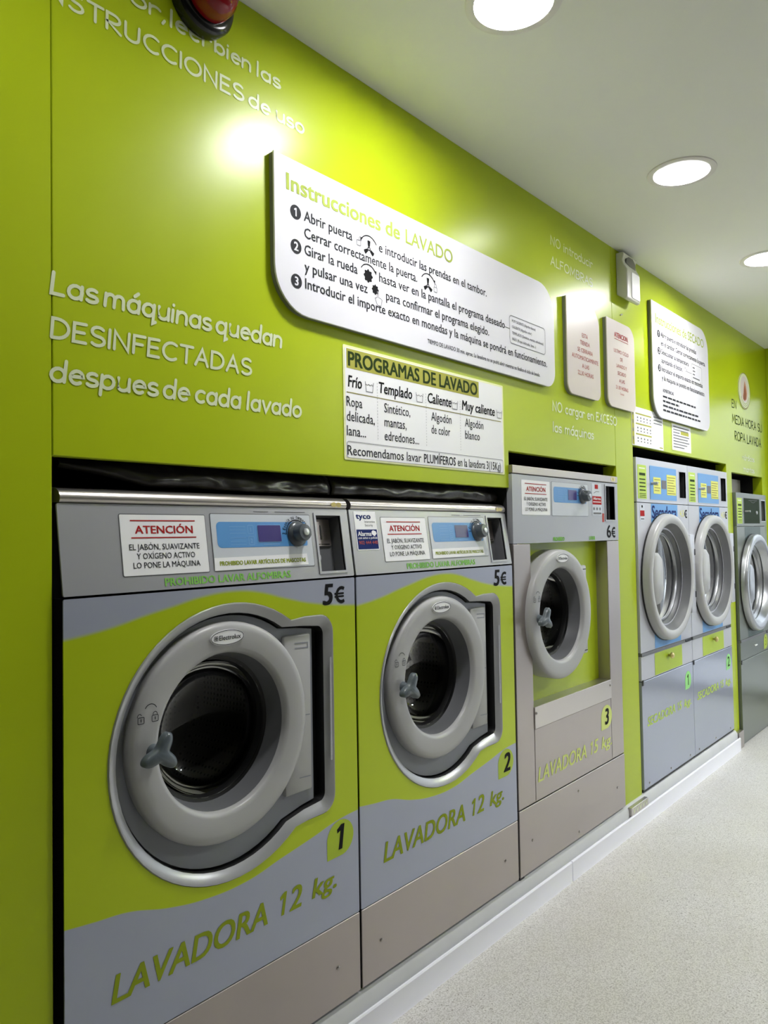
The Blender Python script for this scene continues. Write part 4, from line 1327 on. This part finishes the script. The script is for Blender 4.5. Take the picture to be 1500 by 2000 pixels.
# programme poster
t = thing('programme_poster', 'white paper poster headed PROGRAMAS DE LAVADO with cream border', 'poster', (1.69, 0, 1.3255))
of = (1.69, 0, 1.3255)
P = plane(0.0)
obj('paper', MB().prism(rrect(1.3255, 2.057, 1.3255, 1.606, 0.004, 2), P, 0.0006, 0.0016), M_creamtrim, t, of)
obj('print_field', MB().face(rrect(1.3315, 2.0505, 1.331, 1.6, 0.003, 2), P, 0.002), M_label, t, of)
obj('title_band', MB().rect(1.337, 1.9175, 1.550, 1.598, P, 0.0024), M_olive, t, of)
split_obj('title_word', MB().text('PROGRAMAS DE LAVADO', 1.342, 1.5565, 0.0345, P, 0.0028, x1=1.909, bold=0.028), M_darkgreen, t, of, 0.007)
h = 0.0025
k = MB()
for s, a, b in (('Frío', 1.341, 1.392), ('Templado', 1.456, 1.593), ('Caliente', 1.661, 1.774), ('Muy caliente', 1.827, 2.005)):
    k.text(s, a, 1.5045, 0.0275, P, h, x1=b, bold=0.022, shear=0.12)
split_obj('programme_name', k, M_ink, t, of, 0.009)
k = MB()
for c, rows in ((1.335, (('Ropa', 1.392), ('delicada,', 1.438), ('lana...', 1.404))), (1.476, (('Sintético,', 1.583), ('mantas,', 1.566), ('edredones...', 1.619))),
                (1.676, (('Algodón', 1.773), ('de color', 1.765))), (1.841, (('Algodón', 1.939), ('blanco', 1.918)))):
    for i, (s, b) in enumerate(rows):
        k.text(s, c, 1.4565 - i * 0.0358, 0.024, P, h, x1=b, bold=0.004)
k.text('Recomendamos lavar', 1.336, 1.3375, 0.0235, P, h, x1=1.628, bold=0.004)
k.text('PLUMÍFEROS', 1.640, 1.3375, 0.0235, P, h, x1=1.790, bold=0.016)
k.text('en la lavadora 3(15Kg)', 1.800, 1.3375, 0.0235, P, h, x1=2.034, bold=0.004)
split_obj('word', k, M_inkd, t, of, 0.0055)
k = MB()
for cx in (1.420, 1.625, 1.790, 2.031):
    icon_tub(k, cx, 1.5135, 0.028, P, h)
k.stroke(rrect(1.335, 2.046, 1.3305, 1.3705, 0.006), 0.0013, P, h, closed=True)
for x in (1.4495, 1.653, 1.817):
    for i in range(19):
        k.stroke([(x, 1.384 + i * 0.0078), (x, 1.388 + i * 0.0078)], 0.001, P, h, caps=False)
stuff(obj('line_print', k, M_inkg, t, of))
obj('rule', MB().stroke([(1.336, 1.4905), (2.04, 1.4905)], 0.0022, P, h, caps=False), M_oliveline, t, of)

# two small rounded notices
t, of, P = board('closing_time_sign', 'narrow white sign with red print on the 22.30 closing time', 2.474, 2.744, 1.639, 1.990, (0.04, 0.035, 0.075, 0.0), M_boardp)
k = MB()
for i, s in enumerate(('ESTA', 'TIENDA', 'SE CERRARA', 'AUTOMATICAMENTE', 'A LAS', '22,30 HORAS')):
    k.text(s, 2.617, 1.860 - i * 0.0285, 0.0155, P, 0.0006, align='C', bold=0.0, xs=1.0)
split_obj('word', k, M_redsign, t, of, 0.005)
t, of, P = board('last_cycle_sign', 'narrow white sign headed ATENCION in red on the last wash cycle', 2.812, 3.082, 1.634, 1.985, (0.04, 0.03, 0.06, 0.0), M_boardp)
k = MB().text('ATENCION.', 2.882, 1.918, 0.0195, P, 0.0006, x1=3.018, bold=0.02)
k.stroke([(2.882, 1.911), (3.018, 1.911)], 0.002, P, 0.0006, caps=False)
obj('heading', k, M_red, t, of)
k = MB()
for i, s in enumerate(('ULTIMO CICLO', 'DE', 'LAVADO Y', 'SECADO', 'A LAS', '21:30 HORAS')):
    k.text(s, 2.946, 1.856 - i * 0.0292, 0.0145, P, 0.0006, align='C')
k.text('Gracias', 2.944, 1.690, 0.009, P, 0.0006, align='C')
split_obj('word', k, M_redsign, t, of, 0.005)

# drying instructions
t, of, P = board('instruction_board', 'tall white board headed Instrucciones de SECADO above the dryers', 3.284, 4.046, 1.645, 2.160, (0.10, 0.06, 0.11, 0.0), M_board2)
h = 0.0006
split_obj('heading_word', MB().text('Instrucciones de', 3.327, 2.066, 0.042, P, h, x1=3.727, bold=0.012).text('SECADO', 3.745, 2.066, 0.042, P, h, x1=3.978, bold=0.008), M_limeprint, t, of)
k = MB()
for i, (s, b) in enumerate((('Abrir puerta e introducir las prendas', 3.86), ('en el tambor. Cerrar correctamente la puerta.', 3.995), ('Seleccionar la temperatura', 3.745),
                            ('apretando el botón.', 3.66), ('Introducir el importe exacto en monedas', 3.945), ('y la máquina se pondrá en funcionamiento.', 3.975))):
    k.text(s, 3.388, 2.0135 - i * 0.039, 0.0225, P, h, x1=b, bold=0.01)
kk = MB()
kk.text('ADVERTENCIAS', 3.394, 1.765, 0.015, P, h, x1=3.53, bold=0.01)
for i, b in enumerate((3.83, 3.60, 3.865, 3.895)):
    x = 3.393
    random.seed(i)
    while x < b:
        w = min(b - x, random.uniform(0.025, 0.06))
        kk.stroke([(x, 1.745 - i * 0.0205), (x + w, 1.745 - i * 0.0205)], 0.0085, P, h, caps=False)
        x += w + 0.008
stuff(obj('small_print', kk, M_inkd, t, of))
split_obj('word', k, M_inkd, t, of, 0.007)
k = MB(); k2 = MB()
for n, z in (('1', 2.022), ('2', 1.945), ('3', 1.868)):
    k.face(circ(3.361, z, 0.0165, 20), P, h)
    k2.one(3.360, z - 0.0095, 0.019, P, h + 0.0004, 0.2, 0.0) if n == '1' else k2.text(n, 3.361, z - 0.0095, 0.019, P, h + 0.0004, align='C', bold=0.03)
k.stroke([(3.70, 1.906), (3.785, 1.906)], 0.0016, P, h)
icon_arrow(k, 3.70, 1.902, 0.02, P, h)
split_obj('number_disc', k, M_inkd, t, of, 0.003)
split_obj('number', k2, M_board, t, of, 0.006)
k = MB().stroke(rrect(3.787, 3.937, 1.872, 1.957, 0.01), 0.0016, P, h, closed=True)
for i, w in enumerate((0.03, 0.035, 0.03, 0.1)):
    k.stroke([(3.803, 1.940 - i * 0.0165), (3.803 + w, 1.940 - i * 0.0165)], 0.006, P, h, caps=False)
stuff(obj('grey_print', k, M_inkg, t, of))

# two paper notices under it
P = plane(0.0)
t = thing('paper_notice', 'white paper notice with a printed table, left of two above the dryers', 'notice', (3.25, 0, 1.503))
of = (3.25, 0, 1.503)
obj('paper', MB().prism(rrect(3.071, 3.429, 1.503, 1.668, 0.002, 1), P, 0.0005, 0.0014), M_label, t, of)
k = MB()
k.rect(3.074, 3.098, 1.506, 1.655, P, 0.0018)
for z in (1.64, 1.597, 1.553):
    k.stroke([(3.115, z), (3.29, z)], 0.006, P, 0.0018, caps=False)
k.stroke([(3.38, 1.513), (3.42, 1.513)], 0.005, P, 0.0018, caps=False)
split_obj('colour_print', k, M_olive, t, of, 0.004)
k = MB()
for r in range(3):
    for c in range(5):
        k.stroke([(3.13 + c * 0.035, 1.624 - r * 0.044), (3.142 + c * 0.035, 1.624 - r * 0.044)], 0.007, P, 0.0018, caps=False)
        k.stroke([(3.13 + c * 0.035, 1.611 - r * 0.044), (3.142 + c * 0.035, 1.611 - r * 0.044)], 0.005, P, 0.0018, caps=False)
for i in range(3):
    k.stroke([(3.315, 1.645 - i * 0.014), (3.415, 1.645 - i * 0.014)], 0.005, P, 0.0018, caps=False)
for i in range(4):
    k.stroke([(3.086, 1.525 + i * 0.035), (3.086, 1.54 + i * 0.035)], 0.008, P, 0.0021, caps=False)
stuff(obj('print_lines', k, M_inkg, t, of))
t = thing('paper_notice', 'small cream-edged paper notice, right of two above the dryers', 'notice', (3.668, 0, 1.516))
of = (3.668, 0, 1.516)
obj('paper', MB().prism(rrect(3.537, 3.799, 1.516, 1.643, 0.002, 1), P, 0.0005, 0.0014), M_creamtrim, t, of)
obj('print_field', MB().rect(3.543, 3.793, 1.52, 1.639, P, 0.0018), M_label, t, of)
obj('highlight', MB().rect(3.655, 3.765, 1.596, 1.612, P, 0.0021), M_olive, t, of)
k = MB()
for i in range(8):
    b = (3.77, 3.76, 3.64, 3.77, 3.75, 3.77, 3.74, 3.70)[i]
    a = 3.555
    k.stroke([(a, 1.628 - i * 0.0135), (b, 1.628 - i * 0.0135)], 0.0048, P, 0.0024, caps=False)
stuff(obj('print_lines', k, M_inkg, t, of))

# round emblem by the far corner
t = thing('wall_emblem', 'round white wall emblem with a brown-red flame shape near the far corner', 'emblem', (4.742, 0, 1.85))
of = (4.742, 0, 1.85)
ec, ez = 4.742, 1.952
obj('disc', MB().prism(circ(ec, ez, 0.116, 40, 0.106), P, 0.0005, 0.004), M_cream, t, of)
k = MB().stroke(circ(ec, ez, 0.115, 40, 0.105), 0.004, P, 0.0045, closed=True)
for r in (0.088, 0.076, 0.064):
    k.stroke(arc(ec + 0.005, ez - 0.012, r, r, 200, 350, 16), 0.003, P, 0.0045)
obj('ring_print', k, M_oliveline, t, of)
obj('inner_field', MB().face(circ(ec, ez + 0.01, 0.082, 32, 0.078), P, 0.0048), M_boardp, t, of)
fl = [(ec + 0.005, ez + 0.062), (ec + 0.035, ez + 0.03), (ec + 0.048, ez - 0.008), (ec + 0.035, ez - 0.045), (ec - 0.002, ez - 0.06), (ec - 0.035, ez - 0.052), (ec - 0.036, ez - 0.03), (ec - 0.022, ez - 0.01), (ec - 0.012, ez + 0.03)]
obj('flame', MB().face(fl, P, 0.0052), M_tan, t, of)
obj('flame_shade', MB().face([(q[0] * 0.7 + (ec - 0.01) * 0.3, q[1] * 0.75 + (ez - 0.045) * 0.25) for q in fl], P, 0.0056), M_brown, t, of)

# ------------------------------------------------------------------ vinyl wall lettering
def lettering(label, lines, m, y=0.0, w=0.18):
    x0 = min(l[1] for l in lines)
    z0 = min(l[3] for l in lines)
    t = thing('wall_lettering', label, 'lettering', (x0, 0, z0))
    for s, a, b, z, cap, sh in lines:
        split_obj('word', MB().hand(s, a, b, z, cap, P, 0.0008, w, sh), m, t, (x0, 0, z0), cap * 0.24)
    return t
lettering('cream hand lettering under the red siren, asking to read the INSTRUCCIONES', [('Por favor,', 0.525, 0.836, 2.149, 0.031, 0.05), ('leer', 0.848, 0.940, 2.147, 0.033, 0.05), ('bien', 0.955, 1.048, 2.149, 0.031, 0.05), ('las', 1.067, 1.133, 2.149, 0.031, 0.05), ('INSTRUCCIONES', 0.588, 1.028, 2.0745, 0.0315, 0.03), ('de', 1.044, 1.101, 2.0745, 0.0315, 0.03), ('uso', 1.122, 1.204, 2.0745, 0.0315, 0.03)], M_cream)
lettering('cream hand lettering Las máquinas quedan DESINFECTADAS, left above washer 1', [('Las', 0.608, 0.690, 1.562, 0.0365, 0.12), ('máquinas', 0.706, 0.936, 1.562, 0.0365, 0.12), ('quedan', 0.951, 1.127, 1.562, 0.0365, 0.12), ('DESINFECTADAS', 0.608, 1.040, 1.4865, 0.033, 0.08), ('despues', 0.606, 0.811, 1.4125, 0.036, 0.12), ('de', 0.826, 0.881, 1.4125, 0.036, 0.12), ('cada', 0.899, 1.009, 1.4125, 0.036, 0.12), ('lavado', 1.029, 1.182, 1.4125, 0.036, 0.12)], M_cream)
lettering('thin cream hand lettering NO introducir ALFOMBRAS near the ceiling', [('NO introducir', 2.40, 2.731, 2.157, 0.031, 0.05), ('ALFOMBRAS', 2.397, 2.730, 2.084, 0.030, 0.05)], M_cream, w=0.15)
lettering('white hand lettering NO cargar en EXCESO las máquinas above washer 3', [('NO cargar en EXCESO', 2.386, 2.922, 1.5665, 0.0325, 0.05), ('las máquinas', 2.385, 2.706, 1.4935, 0.0325, 0.05)], M_cream, w=0.17)
lettering('dark hand lettering EN MEDIA HORA SU ROPA LAVADA below the emblem', [('EN', 4.496, 4.584, 1.83, 0.044, 0.03), ('MEDIA HORA SU', 4.496, 5.110, 1.743, 0.047, 0.03), ('ROPA LAVADA', 4.536, 5.080, 1.6485, 0.049, 0.03)], M_darkgreen, w=0.13)
lettering('small pale lettering on the wall right above the green-grey dryer', [('nórdicos', 4.675, 4.915, 1.545, 0.03, 0.0), ('mantas', 4.69, 4.91, 1.478, 0.03, 0.0)], M_cream, w=0.2)

# ------------------------------------------------------------------ siren and air freshener
t = thing('alarm_siren', 'red domed alarm siren on a black round base at the top edge', 'siren', (0.913, 0, 2.219))
of = (0.913, 0, 2.219)
obj('base', MB().lathe([(0.060, -0.0005), (0.070, -0.004), (0.071, -0.024), (0.066, -0.033), (0.055, -0.036), (0.0005, -0.036)], 0.913, 2.2265, 48), M_black, t, of, 50)
obj('lug', MB().lathe([(0.007, -0.0005), (0.007, -0.03), (0.004, -0.033), (0.0004, -0.0335)], 0.955, 2.181, 14), M_black, t, of)
obj('dome', MB().lathe([(0.051, -0.034), (0.052, -0.048), (0.0495, -0.066), (0.042, -0.080), (0.028, -0.090), (0.012, -0.094), (0.0004, -0.0945)], 0.913, 2.2265, 48), M_siren_red, t, of, 60)

t = thing('air_freshener', 'white plastic air freshener dispenser on the wall below the ceiling', 'air freshener', (3.02, 0, 2.10))
of = (3.02, 0, 2.10)
xa, xb = 2.955, 3.088
fb_ = MB()
prof = [(0.0, 2.106), (-0.034, 2.083), (-0.046, 2.087), (-0.047, 2.205), (-0.036, 2.224), (-0.030, 2.245), (-0.036, 2.272), (-0.030, 2.277), (0.0, 2.278)]
body = ext(prof, xa, xb)
b_ = obj('case', body, M_frsh, t, of)
bv = b_.modifiers.new('soft edges', 'BEVEL')
bv.width = 0.004
bv.segments = 2
bv.limit_method = 'ANGLE'
obj('nozzle_window', MB().prism([(xa + 0.022, 2.236), (xa + 0.024, 2.254), (xa + 0.05, 2.266), (xa + 0.09, 2.266), (xb - 0.018, 2.25), (xb - 0.016, 2.226), (xa + 0.06, 2.228)], plane(-0.030), 0.0005, 0.006), M_frshd, t, of)
obj('label_panel', MB().prism(rrect(xa + 0.045, xb - 0.006, 2.095, 2.2, 0.006), plane(-0.047), 0.0, 0.0015), M_label, t, of)
# little clip left on the panel under the dispenser
tag(obj('wall_clip', MB().prism([(2.985, 2.026), (3.004, 2.033), (3.003, 2.038), (2.984, 2.031)], P, 0.0005, 0.004), M_boardedge, None), 'tiny dark clip on the wall under the air freshener', 'clip')
